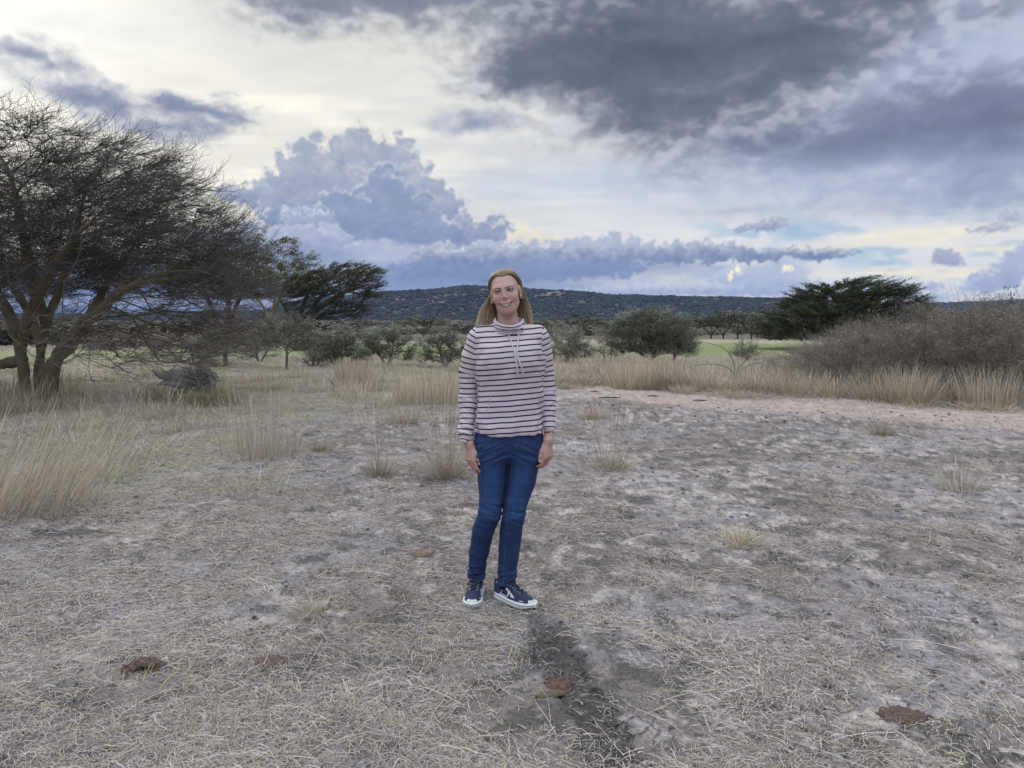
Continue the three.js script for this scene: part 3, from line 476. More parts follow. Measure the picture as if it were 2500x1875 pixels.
// ---- the big leafless acacia on the left
{
  const base = [-9.007,-0.108,-14.3], t = thing('thorn_tree', 'large leafless many-stemmed thorn tree at the left edge of the clearing', 'tree', [base[0], groundH(base[0], base[2]), base[2]]);
  const rel = (x, y, z) => [x - base[0], y - base[1], z - base[2]], r = rng(1234);
  const L = (...a) => { const s = []; for (let i = 0; i < a.length; i += 3) s.push(rel(a[i], a[i + 1], a[i + 2])); return s; };
  const stems = [
    L(-9.122,-0.144,-14.3, -9.178,0.49,-14.25, -9.189,0.969,-14.2, -9.221,1.441,-14, -9.378,2.181,-13.7, -9.518,2.973,-13.5),
    L(-9.09,-0.166,-14.5, -9.084,0.467,-14.6, -8.964,1.219,-14.7, -8.83,1.8,-14.9, -8.748,2.444,-15.2, -8.642,3.189,-15.4),
    L(-8.597,-0.087,-14.1, -8.382,0.592,-14, -7.864,1.068,-13.7, -7.284,1.441,-13.4, -6.678,1.796,-13.1, -6.161,2.05,-13),
    L(-8.95,0.137,-14.3, -8.717,0.562,-14.5, -8.656,0.764,-14.9, -8.655,1.347,-15.6, -8.51,2.225,-16.3, -8.236,2.95,-16.8),
    L(-9.171,0.574,-14.3, -10.008,0.467,-14.6, -11.002,0.623,-15, -11.989,1.441,-15.4, -12.828,2.47,-15.6),
    L(-9.199,0.751,-14.25, -8.562,1.441,-13.6, -7.802,2.143,-13, -7.044,2.628,-12.4, -6.365,3.016,-12),
    L(-9.012,0.822,-14.6, -9.683,1.533,-15.3, -10.567,2.306,-16, -11.218,3.129,-16.6),
    L(-8.964,1.219,-14.7, -8.999,2.047,-14.4, -8.999,2.885,-14.2, -8.995,3.69,-14),
  ];
  const pts = [];
  for (let i = 0; i < 4800; i++) {
    const q = r() * 6.283, e = Math.asin(Math.pow(r(), 0.8)), f = Math.pow(r(), 0.42), rx = 4.6, ry = 4.1;
    const x = Math.cos(q) * Math.cos(e) * f * rx, z = Math.sin(q) * Math.cos(e) * f * rx * 0.68, y = 1.15 + Math.sin(e) * f * ry * 0.96 + 0.3 * n2(x, z);
    if (y < 1.9 && Math.hypot(x, z) < 2.1) continue; if (n3(x * 0.8, y * 1.6, z * 0.8) < -0.42) continue;
    pts.push([x - 0.15, y, z]);
  }
  for (let i = 0; i < 170; i++) { const q = -1.0 + 2.0 * r(), R = 1.5 + 2.4 * r(); pts.push([Math.cos(q) * R, 0.6 + 1.1 * r() * r(), Math.sin(q) * R]); } // low hanging twigs to the right
  const N = grow({ seed: 5, stems, points: pts, step: 0.17, infl: 1.5, kill: 0.24, up: -0.03, wob: 0.16 });
  thicken(N, 0.0055, 2.3, 0.108);
  const o = buf(), th = buf(); wood(N, o, th, 0.02, bark([0.13, 0.11, 0.06], [0.24, 0.205, 0.115]), 0.22, 3);
  part(t, 'trunk', built(o), barkMat);
  const dark = (x, y) => [0.075, 0.064, 0.055]; for (let i = 0; i < th.col.length; i += 3) { const k = 0.6 + 0.25 * (i % 7) / 7, lowc = sstep(3.2, 1.0, th.pos[i + 1]); th.col[i] = lerp(0.095, 0.2, lowc) * k; th.col[i + 1] = lerp(0.082, 0.178, lowc) * k; th.col[i + 2] = lerp(0.07, 0.15, lowc) * k; }  // lower branches coloured paler: the light on them is painted in
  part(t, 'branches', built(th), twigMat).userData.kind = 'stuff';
  const P = []; N.forEach((n) => { if (n.r > 0.013) return; const m = n.p[1] < 1.9 ? (n.kids ? 0 : 2) : n.kids ? 1 : 4; for (let k = 0; k < m; k++) { const R = Math.hypot(n.p[0], n.p[2]) || 1, w = N[n.par] ? N[n.par].p : n.p, hx = n.p[0] / R + (n.p[0] - w[0]) * 4, hz = n.p[2] / R + (n.p[2] - w[2]) * 4; const lowc = sstep(2.6, 1.0, n.p[1]); P.push([n.p[0], n.p[1], n.p[2], Math.atan2(hx, hz) + (r() - 0.5) * 1.5, 0.12 + (r() - 0.5) * 0.9 - 0.35 * lowc, 0.75 + 0.5 * r(), (0.7 + 0.5 * r()) * (1 + 1.1 * lowc)]); } });  // low twigs tinted paler too, standing for light on them
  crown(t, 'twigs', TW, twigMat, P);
  console.log('big tree', N.length, P.length);
}
// ---- general builder: trunk, branches, crown of leaf tufts
function acacia(name, label, category, group, x, z, o) {
  const t = thing(name, label, category, [x, groundH(x, z) - 0.05, z], group), r = rng(o.seed), pts = [];
  let guard = 0; while (pts.length < o.n && guard++ < o.n * 30) { const p = o.vol(r); if (p && (!o.clumpy || n3(p[0] * o.clumpy + o.seed, p[1] * o.clumpy * 1.5, p[2] * o.clumpy) > -0.2)) pts.push(p); }
  const N = grow({ seed: o.seed + 1, stems: o.stems, points: pts, step: o.step, infl: o.infl ?? o.step * 9, kill: o.kill ?? o.step * 1.35, up: o.up ?? 0.05, wob: o.wob ?? 0.14 });
  thicken(N, o.tip, 2.2, o.trunk); const w = buf(), th = buf(); wood(N, w, th, o.cut ?? o.trunk * 0.14, bark(...(o.bark ?? [[0.10, 0.085, 0.065], [0.17, 0.14, 0.10]])), 0.2, o.seed);
  part(t, 'trunk', built(w), barkMat); if (th.pos.length) part(t, 'branches', built(th), twigMat).userData.kind = 'stuff';
  const P = [], cx = o.centre ?? 0;
  N.forEach((n) => { if (n.r > (o.leafR ?? o.tip * 2.2) || n.p[1] < (o.leafY ?? 0)) return; const m = n.kids ? (r() < (o.fill ?? 0.5) ? 1 : 0) : (o.ends ?? 2);
    for (let k = 0; k < m; k++) { const hx = n.p[0] - cx + (o.wind ?? 0) + (r() - 0.5) * o.spread, hz = n.p[2] + (r() - 0.5) * o.spread; P.push([n.p[0] + (r() - 0.5) * o.loose, n.p[1] + (r() - 0.5) * o.loose * 0.4, n.p[2] + (r() - 0.5) * o.loose, Math.atan2(hx, hz), (o.pitch ?? 0.2) + (r() - 0.5) * (o.pitchVar ?? 0.5), o.size * (0.7 + 0.6 * r()), (o.tone ?? 1) * (0.6 + 0.7 * r()), 0, o.tg ?? 1, o.tb ?? 1]); } });
  crown(t, 'crown', o.geos, leafMat, P); t.userData.n = P.length;
  return t;
}
const dome = (rx, y0, y1, rz = rx, hollow = 0.5, flat = 1) => (r) => { const q = r() * 6.283, f = Math.pow(r(), hollow), h = r(); const lim = Math.sqrt(Math.max(0, 1 - Math.pow(h, 2 * flat))); return [Math.cos(q) * f * rx * lim, lerp(y0, y1, h), Math.sin(q) * f * rz * lim]; };
const umbrella = (rx, y0, y1, cx = 0) => (r) => { const q = r() * 6.283, f = Math.sqrt(r()), rim = 1 - f * f; return [cx + Math.cos(q) * f * rx, lerp(y0 + (1 - rim) * 0.1 * (y1 - y0), y1 - (1 - rim) * 0.55 * (y1 - y0), r()), Math.sin(q) * f * rx]; };
const LG = [1, 2, 3].map((s) => leafSpray(s, 0.85, 0.5, 0.16, 46, 0.13, [0.085, 0.105, 0.045], [0.06, 0.05, 0.035]));       // dark green feathery
const LF = [21, 22, 23].map((s) => leafSpray(s, 0.95, 0.34, 0.1, 60, 0.10, [0.095, 0.115, 0.05], [0.06, 0.05, 0.035]));       // long flat feathers
const LY = [4, 5, 6].map((s) => leafSpray(s, 0.8, 0.5, 0.22, 30, 0.12, [0.15, 0.16, 0.08], [0.12, 0.11, 0.06]));           // yellow green, open
const LB = [7, 8, 9].map((s) => leafSpray(s, 0.42, 0.36, 0.2, 56, 0.055, [0.175, 0.185, 0.13], [0.12, 0.105, 0.085]));    // grey green shrub
const LN = [12, 13, 14].map((s) => leafSpray(s, 0.8, 0.5, 0.15, 22, 0.13, [0.10, 0.088, 0.055], [0.10, 0.08, 0.06]));       // brownish, sparse

// ---- the wind-shaped umbrella acacia behind on the left
{
  const [x, z] = [-22.558,-81.898], k = -z / 1646, c = (px, py) => [(px - 652) * k, (727 - py) * k, 0], y = (p, dz) => [p[0], p[1], dz];
  acacia('acacia_tree', 'tall wind-swept umbrella acacia leaning right, with a split trunk, left of the hill', 'tree', null, x, z, { seed: 41, n: 1500, step: 0.3, trunk: 0.52, tip: 0.022, cut: 0.06, centre: -1, spread: 2.4, loose: 0.45, size: 1.1, ends: 2, fill: 0.6, pitch: 0.3, pitchVar: 0.3, wind: 3.5, tone: 1.35, geos: LG.concat(LN), leafY: 2.2, tg: 0.94,
    bark: [[0.11, 0.08, 0.055], [0.19, 0.14, 0.095]],
    stems: [[[0, -0.1, 0], y(c(655, 700), 0), y(c(672, 668), 0.3), y(c(690, 640), 0.5), y(c(720, 612), 0.8)], [y(c(655, 700), 0), y(c(650, 660), -0.6), y(c(660, 625), -1.2), y(c(655, 600), -1.6)], [y(c(672, 668), 0.3), y(c(712, 645), 1), y(c(760, 620), 2)], [y(c(650, 690), 0), y(c(625, 655), 1.2), y(c(612, 625), 2)], [y(c(660, 690), 0), y(c(700, 668), -1.5), y(c(760, 660), -2.2)]].map((s, i) => { if (i) s.joint = s[0]; return s; }),
    vol: (r) => { const t = r(), px = 600 + 222 * t, topY = px < 690 ? 606 - (px - 600) * 0.26 : px < 790 ? 582 - (px - 690) * 0.17 : 565 + (px - 790) * 0.6, h = 26 + 26 * Math.sin(t * 3.1); const q = r(); if (r() < 0.12) { const p = c(600 + 190 * r(), 640 + 45 * r()); return y(p, (r() - 0.5) * 4); } const p = c(px, topY + Math.pow(r(), 1.2) * (px > 770 ? h * 1.9 : h)); return y(p, (r() - 0.5) * 9 * Math.sqrt(Math.sin(t * 3.1) + 0.05)); } });
}
// ---- its neighbours: pale yellow-barked acacia, grey bare one
{
  let [x, z] = [-29.598,-94.195];
  acacia('acacia_tree', 'open yellow-green fever tree with pale yellow trunk, just left of the leaning umbrella acacia', 'tree', null, x, z, { seed: 52, n: 1000, step: 0.42, trunk: 0.3, tip: 0.02, cut: 0.06, spread: 2, loose: 0.7, size: 1.4, ends: 2, fill: 0.5, pitch: 0.25, tone: 1.0, geos: LY, leafY: 2.4, bark: [[0.30, 0.29, 0.11], [0.38, 0.35, 0.15]],
    stems: [[[0, 0, 0], [0.05, 2.8, 0], [0.4, 5.2, 0], [-0.4, 7.6, 0.5]], Object.assign([[0.1, 3, 0], [1.4, 5.2, 0.6], [2.6, 6.8, 1]], { joint: [0.1, 3, 0] }), Object.assign([[0.05, 2.2, 0], [-1.8, 4.8, -0.6], [-3.6, 6.6, -1]], { joint: [0.05, 2.2, 0] })],
    vol: umbrella(6.6, 4.4, 12.8, -0.3) });
  [x, z] = [-23.542,-62.767];
  acacia('acacia_tree', 'thin grey-brown half-bare acacia with several dark upright stems, right of the big thorn tree', 'tree', null, x, z, { seed: 61, n: 900, step: 0.28, trunk: 0.2, tip: 0.016, cut: 0.04, spread: 2, loose: 0.5, size: 1.05, ends: 2, fill: 0.5, pitch: 0.25, tone: 1.0, geos: LN.concat(LY.slice(0, 1)), leafY: 2.4, bark: [[0.09, 0.06, 0.05], [0.14, 0.10, 0.085]],
    stems: [[[0, 0, 0], [0.3, 2.4, 0], [0.2, 4.6, 0]], [[-0.3, 0, 0.2], [-0.8, 2.2, 0.2], [-1.6, 4.4, 0.4]], [[0.25, 0, 0.3], [0.9, 2.4, 0.5], [1.9, 4.2, 0.8]]], vol: umbrella(4.0, 3.0, 8.4) });
}
// ---- the dense dark acacia on the right
{
  const [x, z] = [17.313,-40.03], k = -z / 1646;
  acacia('acacia_tree', 'dense dark green spreading acacia behind the thicket on the right', 'tree', null, x, z, { seed: 71, n: 3600, step: 0.2, trunk: 0.3, tip: 0.012, cut: 0.04, spread: 1.3, loose: 0.3, size: 0.8, ends: 3, fill: 0.7, pitch: 0.26, pitchVar: 0.3, wind: 0.6, tone: 0.95, geos: LF, leafY: 0.5, tg: 0.98,
    stems: [[[0, -0.1, 0], [0.1, 0.8, 0], [0.3, 1.8, 0.2]], Object.assign([[0, 0.5, 0], [-1, 1.4, 0.4], [-2.2, 2.0, 0.6]], { joint: [0, 0.5, 0] }), Object.assign([[0, 0.5, 0], [1.1, 1.5, -0.3], [2.4, 2.2, -0.4]], { joint: [0, 0.5, 0] }), Object.assign([[0.1, 0.8, 0], [-0.4, 2, -1], [-0.6, 2.6, -1.8]], { joint: [0.1, 0.8, 0] })],
    vol: (r) => { const q = r() * 6.283, f = Math.pow(r(), 0.45), h = Math.pow(r(), 1.1), lay = Math.floor(h * 5) / 5 + 0.03 * r() + 0.07 * n2(Math.cos(q) * 2 + 4, Math.sin(q) * 2), X = Math.cos(q) * f, Z = Math.sin(q) * f, rx = 4.3 * Math.sqrt(1 - Math.pow(Math.max(0, lay - 0.12), 1.7)); return [X * rx + 0.15 + 0.5 * lay, 0.45 + lay * 3.45 * (1 - 0.24 * f * f) + 0.1 * f * f + 0.15 * n2(X * 3, Z * 3), Z * rx * 0.8]; } });
}

// ---------------------------------------------------------------- shrubs, far trees, thicket
function bush(name, label, group, px, z, o) {
  return acacia(name, label, o.cat ?? 'bush', group, px, z, { tone: 1.2, clumpy: 2.4, step: 0.13, trunk: 0.045, tip: 0.006, cut: 0.014, spread: 0.9, loose: 0.16, size: 1, ends: 3, fill: 1, pitch: 0.3, pitchVar: 0.8, geos: LB, leafY: 0.12, up: 0.02, ...o });
}
const multi = (n, R, h, seed) => { const r = rng(seed), s = []; for (let i = 0; i < n; i++) { const a = i / n * 6.283 + r(), l = R * (0.5 + 0.5 * r()); s.push([[Math.cos(a) * 0.05, -0.05, Math.sin(a) * 0.05], [Math.cos(a) * l * 0.4, h * 0.3, Math.sin(a) * l * 0.4], [Math.cos(a) * l * 0.75, h * (0.5 + 0.15 * r()), Math.sin(a) * l * 0.75]]); } return s; };
const GREY = [[0.13, 0.115, 0.095], [0.22, 0.195, 0.165]];
{
  const at = (a) => a; let p;
  p = [-3.957,-24.269]; bush('green_bush', 'round grey-green bush left of the woman, next to the strip of bright green grass', null, p[0], p[1], { seed: 101, n: 520, stems: multi(5, 0.6, 1.0, 1), vol: dome(0.82, 0.2, 1.12, 0.7), tg: 1.02, size: 0.85 });
  p = [-2.014,-23.311]; bush('green_bush', 'grey-green bush just behind the woman on the left, near her elbow', null, p[0], p[1], { seed: 102, n: 420, stems: multi(4, 0.5, 0.95, 2), vol: dome(0.72, 0.15, 1.05, 0.65), size: 0.8 });
  p = [-5.728,-24.52]; bush('green_bush', 'dense dark grey-green bush below the leaning umbrella acacia', null, p[0], p[1], { seed: 103, n: 520, stems: multi(5, 0.5, 1.0, 3), vol: dome(0.72, 0.1, 1.1, 0.7), size: 0.85, tone: 1.0 });
  p = [-6.222,-23.78]; bush('grey_shrub', 'low grey twiggy shrub left of the dense bush below the umbrella acacia', null, p[0], p[1], { seed: 104, n: 260, stems: multi(5, 0.4, 0.5, 4), vol: dome(0.5, 0.08, 0.66), geos: TWG, size: 0.7, tone: 1.1, bark: GREY });
  p = [-6.585,-22.215]; bush('young_acacia', 'slender young acacia with a thin bare trunk and hazy grey crown', null, p[0], p[1], { cat: 'tree', seed: 105, n: 420, step: 0.14, trunk: 0.045, stems: [[[0, -0.05, 0], [0.02, 0.5, 0], [0, 0.8, 0]]], vol: dome(0.95, 0.62, 1.5, 0.7), size: 0.72, fill: 0.4, tone: 0.85, bark: GREY });
  p = [-8.957,-23.78]; bush('grey_shrub', 'wide grey half-bare shrub on a short trunk behind the dead stump', null, p[0], p[1], { seed: 106, n: 520, trunk: 0.07, stems: [[[0, -0.05, 0], [0.0, 0.28, 0], [0.05, 0.45, 0]]], vol: dome(0.85, 0.3, 1.2, 0.7), geos: TWG.concat(LB), size: 0.75, tone: 0.8, bark: GREY });
  p = [-8.789,-26.467]; bush('grey_shrub', 'grey shrub between the slender young acacia and the wide half-bare shrub', null, p[0], p[1], { seed: 115, n: 300, stems: multi(5, 0.5, 0.6, 15), vol: dome(0.7, 0.08, 0.85, 0.6), geos: TWG.concat(LD), size: 0.7, tone: 0.75, bark: GREY });
  p = [-12.118,-27.639]; bush('grey_shrub', 'dark shrub behind the dead stump under the outer twigs of the big thorn tree', null, p[0], p[1], { seed: 116, n: 300, stems: multi(5, 0.5, 0.6, 16), vol: dome(0.9, 0.08, 0.9, 0.6), geos: TWG.concat(LD), size: 0.75, tone: 0.6, bark: GREY });
  p = [1.941,-25.739]; bush('green_bush', 'grey-green bush with a pale crooked trunk just right of the woman', null, p[0], p[1], { seed: 107, n: 440, trunk: 0.05, stems: [[[-0.12, 0, 0], [-0.1, 0.5, 0.1], [0.0, 0.8, 0.1], [-0.2, 1.2, 0.1]], ...multi(4, 0.5, 0.8, 7)], vol: dome(0.62, 0.12, 1.05, 0.6), size: 0.8, bark: [[0.28, 0.25, 0.2], [0.36, 0.33, 0.27]] });
  p = [4.415,-24.269]; bush('spreading_thorn_bush', 'largest spreading grey-green thorn bush right of the woman, on a short dark trunk', null, p[0], p[1], { seed: 108, n: 1300, trunk: 0.10, step: 0.12, cut: 0.02, stems: [[[0, -0.05, 0], [0, 0.3, 0], [0.02, 0.6, 0.05]], Object.assign([[0, 0.25, 0], [-0.5, 0.5, 0.2], [-1.0, 0.62, 0.2]], { joint: [0, 0.25, 0] }), Object.assign([[0, 0.25, 0], [0.5, 0.55, -0.1], [1.0, 0.7, -0.2]], { joint: [0, 0.25, 0] }), Object.assign([[0, 0.3, 0], [0.2, 0.7, 0.5], [0.3, 0.9, 0.8]], { joint: [0, 0.3, 0] })],
    vol: (r) => { const q = r() * 6.283, f = Math.pow(r(), 0.5), h = r(), rx = 1.42 * Math.sqrt(Math.max(0, 1 - Math.pow(h, 2.2))) * (0.75 + 0.25 * sstep(0, 0.3, h)); return [Math.cos(q) * f * rx, 0.42 + h * 1.28 - 0.1 * (1 - f), Math.sin(q) * f * rx * 0.75]; }, leafY: 0.35, size: 0.85, fill: 0.7, tone: 1.15 });
  p = [3.1,-25.739]; bush('young_acacia', 'small young acacia with a thin trunk at the left foot of the largest thorn bush', null, p[0], p[1], { cat: 'tree', seed: 109, n: 220, trunk: 0.03, stems: [[[0, 0, 0], [0.02, 0.2, 0], [0, 0.32, 0]]], vol: dome(0.4, 0.26, 0.78), size: 0.6, bark: GREY });
  p = [5.014,-23.543]; bush('young_acacia', 'small acacia with a straight thin trunk against the right side of the largest thorn bush', null, p[0], p[1], { cat: 'tree', seed: 110, n: 320, trunk: 0.04, stems: [[[0, 0, 0], [0.01, 0.3, 0], [0, 0.45, 0]]], vol: dome(0.62, 0.36, 1.05), size: 0.68, bark: GREY });
  p = [8.471,-27.639]; bush('green_bush', 'small lone green bush on the green grass in front of the far tree line', null, p[0], p[1], { seed: 111, n: 240, step: 0.1, trunk: 0.03, stems: multi(5, 0.3, 0.5, 11), vol: dome(0.42, 0.1, 0.66), size: 0.6 });
  // far acacias on the flat
  const far = [ // px, base py, half width px, height px, kind, label, group
    [915, 728, 46, 45, 0, 'far umbrella acacia standing alone before the hills, left of the woman'],
    [850, 727, 12, 44, 2, 'thin bare far tree left of the lone umbrella acacia'],
    [770, 728, 34, 40, 1, 'low far acacia in the shade of the leaning umbrella acacia'],
    [1250, 728, 44, 46, 1, 'far umbrella acacia with reddish brown trunk right of the woman'],
    [1180, 727, 34, 36, 0, 'far low acacia at the woman\'s shoulder on the right'],
    [1330, 726, 30, 34, 1, 'far brownish acacia behind the left side of the largest thorn bush'],
    [1493, 733, 36, 46, 0, 'bright green low far acacia right behind the largest thorn bush'],
  ];
  const row = [[1535, 733, 34, 48, 1], [1562, 732, 36, 58, 0], [1592, 733, 38, 62, 1], [1622, 732, 36, 56, 0], [1652, 733, 36, 54, 1], [1682, 734, 36, 48, 0], [1718, 734, 34, 46, 1]];
  const mk = (px, W, Hh, kind, seed) => ({ seed, n: 300, step: 0.45, trunk: 0.085, tip: 0.03, cut: 0.05, spread: 2.4, loose: 0.8, size: kind === 2 ? 0.8 : 1.25, ends: 2, fill: kind === 2 ? 0 : 0.5, pitch: 0.2, geos: kind === 0 ? LG : kind === 1 ? LN.concat(LG.slice(0, 1)) : LN, tone: kind === 0 ? 1.25 : 1.15, leafY: Hh * 0.4,
    bark: kind === 1 ? [[0.09, 0.07, 0.055], [0.14, 0.105, 0.085]] : [[0.08, 0.07, 0.06], [0.13, 0.11, 0.09]], stems: [[[0, -0.1, 0], [0.05, Hh * 0.3, 0], [0.1, Hh * 0.55, 0]], Object.assign([[0, Hh * 0.2, 0], [W * 0.3, Hh * 0.5, 0.4]], { joint: [0, Hh * 0.2, 0] }), Object.assign([[0, Hh * 0.2, 0], [-W * 0.35, Hh * 0.5, -0.4]], { joint: [0, Hh * 0.2, 0] })], vol: umbrella(W, Hh * 0.52, Hh) });
  const K = (py) => { const t = Math.tan(Math.atan((py - 829.5) / 1646) + 4.84 * Math.PI / 180); return (1.44 - 0.3) / (t - 0.012); }; // distance of a ground point seen at that height
  far.forEach((f, i) => { const d = K(f[1]), s = d / 1646; acacia('acacia_tree', f[5], 'tree', null, (f[0] - 1106) * s, -d, mk(0, f[2] * s, f[3] * s, f[4], 200 + i)); });
  row.forEach((f, i) => { const d = K(f[1]), s = d / 1646, w = ['leftmost', 'second from the left', 'third from the left', 'middle', 'third from the right', 'second from the right', 'rightmost'][i]; acacia('acacia_tree', i === 3 ? 'middle tree of the far row of flat-topped acacias left of the dark acacia' : `${w} tree in the far row of acacias left of the dark acacia`, 'tree', 'far row of flat-topped acacias', (f[0] - 1106) * s, -d, mk(0, f[2] * s, f[3] * s, f[4], 230 + i)); });
  // low scrub that cannot be told apart, in front of and between the far trees
  const r = rng(303), sc = [], g = [11, 12, 13].map((s) => leafSpray(s, 1.6, 1.5, 1.1, 70, 0.3, [0.105, 0.09, 0.065], [0.10, 0.08, 0.06]));
  for (let i = 0; i < 6500; i++) { const d = 66 + 620 * Math.pow(r(), 1.9), a = (r() - 0.5) * 1.3, x = Math.sin(a) * d, z = -Math.cos(a) * d; const leftBelt = x < -8 - 0.1 * d ? 0.5 : d < 120 ? -0.4 : 0; if (fbm(x * 0.03, z * 0.05, 3) < 0.1 - leftBelt - 0.5 * sstep(110, 200, d)) continue; const k = 0.7 + 0.6 * r(); sc.push([x, groundH(x, z) + 0.1, z, r() * 6.28, [1.1 * k * (1 + r()) * (1 + d / 250), 0.6 * k * (0.6 + 0.8 * r()) * (1 + d / 300), 1.1 * k], -0.3, [0.7 + 0.6 * r(), 0.75 + 0.5 * r(), 0.7 + 0.4 * r()]]); }
  for (let i = 0; i < 420; i++) { const d = 42 + 26 * r(), px = 180 + 560 * r(), x = (px - 1106) / 1646 * d, z = -d; if (fbm(x * 0.12, z * 0.12, 3) < -0.05) continue; const k = 0.6 + 0.5 * r(); sc.push([x, groundH(x, z) + 0.05, z, r() * 6.28, [0.8 * k * (1 + r()), 0.65 * k * (0.6 + 0.9 * r()), 0.8 * k], -0.3, [0.85 + 0.5 * r(), 0.75 + 0.4 * r(), 0.7 + 0.3 * r()]]); }
  scatter('far_scrub', g, leafMat, sc, 'low brown-green scrub in a belt across the flat below the hills', 'scrub');
}
// ---- thicket of bare thorn shrubs on the right: three kinds, the rest copies of them
{
  const kinds = [0, 1, 2].map((k) => ({ seed: 300 + k, n: 560, step: 0.15, trunk: 0.024, tip: 0.004, cut: 0.010, spread: 1.6, loose: 0.3, size: 0.8, ends: 4, fill: 1, pitch: 0.45, pitchVar: 1.4, geos: TWG.concat(LD), tone: 1.0, leafY: 0.05, leafR: 0.012, stems: multi(9, 0.7, 1.2, 40 + k), vol: dome(1.1, 0.08, 1.38, 0.95, 0.5, 1.6), bark: GREY }));
  const spots = [ // px, py, height factor, label
    [1775, 832, 0.72, 'low leftmost thorn shrub of the grey thicket, next to the tall roadside grass'], [1850, 843, 0.86, 'second thorn shrub from the left in the front of the grey thicket'], [1935, 850, 1.0, 'thorn shrub in the middle of the thicket behind the left tall grass clump'],
    [2030, 856, 1.1, 'thorn shrub between the two tall grass clumps at the foot of the thicket'], [2125, 862, 1.16, 'tall thorn shrub behind the right tall grass clump'], [2215, 866, 1.22, 'tall front thorn shrub of the thicket cut by the right edge'],
    [1810, 808, 0.85, 'thorn shrub at the back left end of the thicket, below the dense dark acacia'], [1905, 812, 1.1, 'thorn shrub at the back of the thicket, right below the trunk of the dark acacia'], [2000, 815, 1.35, 'thorn shrub at the back of the thicket, just right of the dark acacia'],
    [2100, 818, 1.42, 'high thorn shrub at the back of the thicket under the far right ridge'], [2200, 820, 1.46, 'highest thorn shrub at the back right corner of the thicket'], [1860, 790, 1.0, 'half hidden thorn shrub farthest back in the thicket in front of the dark acacia'], [1745, 822, 0.5, 'knee-high thorn shrub alone at the left tip of the thicket'],
  ];
  const proto = [];
  const K = (py) => 1.44 / Math.tan(Math.atan((py - 829.5) / 1646) + 4.84 * Math.PI / 180);
  spots.forEach((s, i) => {
    const d = K(s[1]), x = (s[0] - 1106) / 1646 * d, k = i % 3; let t;
    if (!proto[k]) { t = proto[k] = bush('thorn_shrub', s[3], 'bare thorn shrubs of the thicket', x, -d, kinds[k]); t.userData.category = 'shrub'; }
    else { t = proto[k].clone(); t.name = numbered('thorn_shrub'); t.position.set(x, groundH(x, -d) - 0.03, -d); t.rotation.y = i * 2.1; scene.add(t); tag(t, s[3], 'shrub', 'bare thorn shrubs of the thicket'); }
    t.scale.set(0.95 + 0.1 * s[2], s[2] * 0.92, 0.95 + 0.1 * s[2]);
  });
}
// ---------------------------------------------------------------- grasses
function blade(r, o, x, z, head, lean, h, w, col, bend, seedHead) {
  const S = 5, b = o.pos.length / 3, sx = Math.cos(head + 1.57 + (r() - 0.5) * 2), sz = Math.sin(head + 1.57 + (r() - 0.5) * 2); let px = x, py = -0.02, pz = z, a = lean;
  for (let i = 0; i <= S; i++) {
    const t = i / S, ww = w * (seedHead && t > 0.7 ? 1.5 - (t - 0.7) * 4 : 1 - 0.75 * t) * 0.5, k = (0.8 + 0.25 * sstep(0, 0.5, t)) * (0.9 + 0.2 * r());  // darker towards the base: occlusion shade painted into the blade colour
    o.pos.push(px + sx * ww, py, pz + sz * ww, px - sx * ww, py, pz - sz * ww); o.col.push(col[0] * k, col[1] * k, col[2] * k, col[0] * k, col[1] * k, col[2] * k);
    if (i) { const q = b + i * 2; o.idx.push(q - 2, q - 1, q, q - 1, q + 1, q); }
    px += Math.cos(head) * Math.sin(a) * h / S; pz += Math.sin(head) * Math.sin(a) * h / S; py += Math.cos(a) * h / S; a += bend / S * (0.4 + 1.2 * t);
  }
}
const G_STRAW = [0.66, 0.575, 0.425], G_PINK = [0.56, 0.47, 0.35], G_GREY = [0.46, 0.42, 0.345], G_GRN = [0.32, 0.33, 0.18], G_YEL = [0.56, 0.52, 0.28];
const WIRY = [[0.56, 0.49, 0.37], [0.42, 0.36, 0.27], [0.27, 0.22, 0.165], [0.62, 0.55, 0.42]];
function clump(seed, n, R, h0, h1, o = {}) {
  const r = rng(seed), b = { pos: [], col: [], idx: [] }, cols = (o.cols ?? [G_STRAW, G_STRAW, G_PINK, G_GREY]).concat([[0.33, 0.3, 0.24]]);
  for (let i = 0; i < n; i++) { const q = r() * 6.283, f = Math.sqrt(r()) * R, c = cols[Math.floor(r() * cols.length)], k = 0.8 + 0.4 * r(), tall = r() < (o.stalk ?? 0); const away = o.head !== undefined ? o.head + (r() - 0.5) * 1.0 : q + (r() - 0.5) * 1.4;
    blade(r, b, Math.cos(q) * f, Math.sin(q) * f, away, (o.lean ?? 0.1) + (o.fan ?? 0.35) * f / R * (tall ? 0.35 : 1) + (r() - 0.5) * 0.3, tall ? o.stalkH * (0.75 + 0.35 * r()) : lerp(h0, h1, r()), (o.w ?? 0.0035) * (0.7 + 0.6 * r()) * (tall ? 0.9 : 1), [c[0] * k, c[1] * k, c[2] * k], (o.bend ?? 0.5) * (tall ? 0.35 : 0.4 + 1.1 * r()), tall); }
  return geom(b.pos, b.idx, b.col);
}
const grassMat = new THREE.MeshPhysicalMaterial({ vertexColors: true, roughness: 0.85, side: THREE.DoubleSide, transmission: 0.25, thickness: 0 });
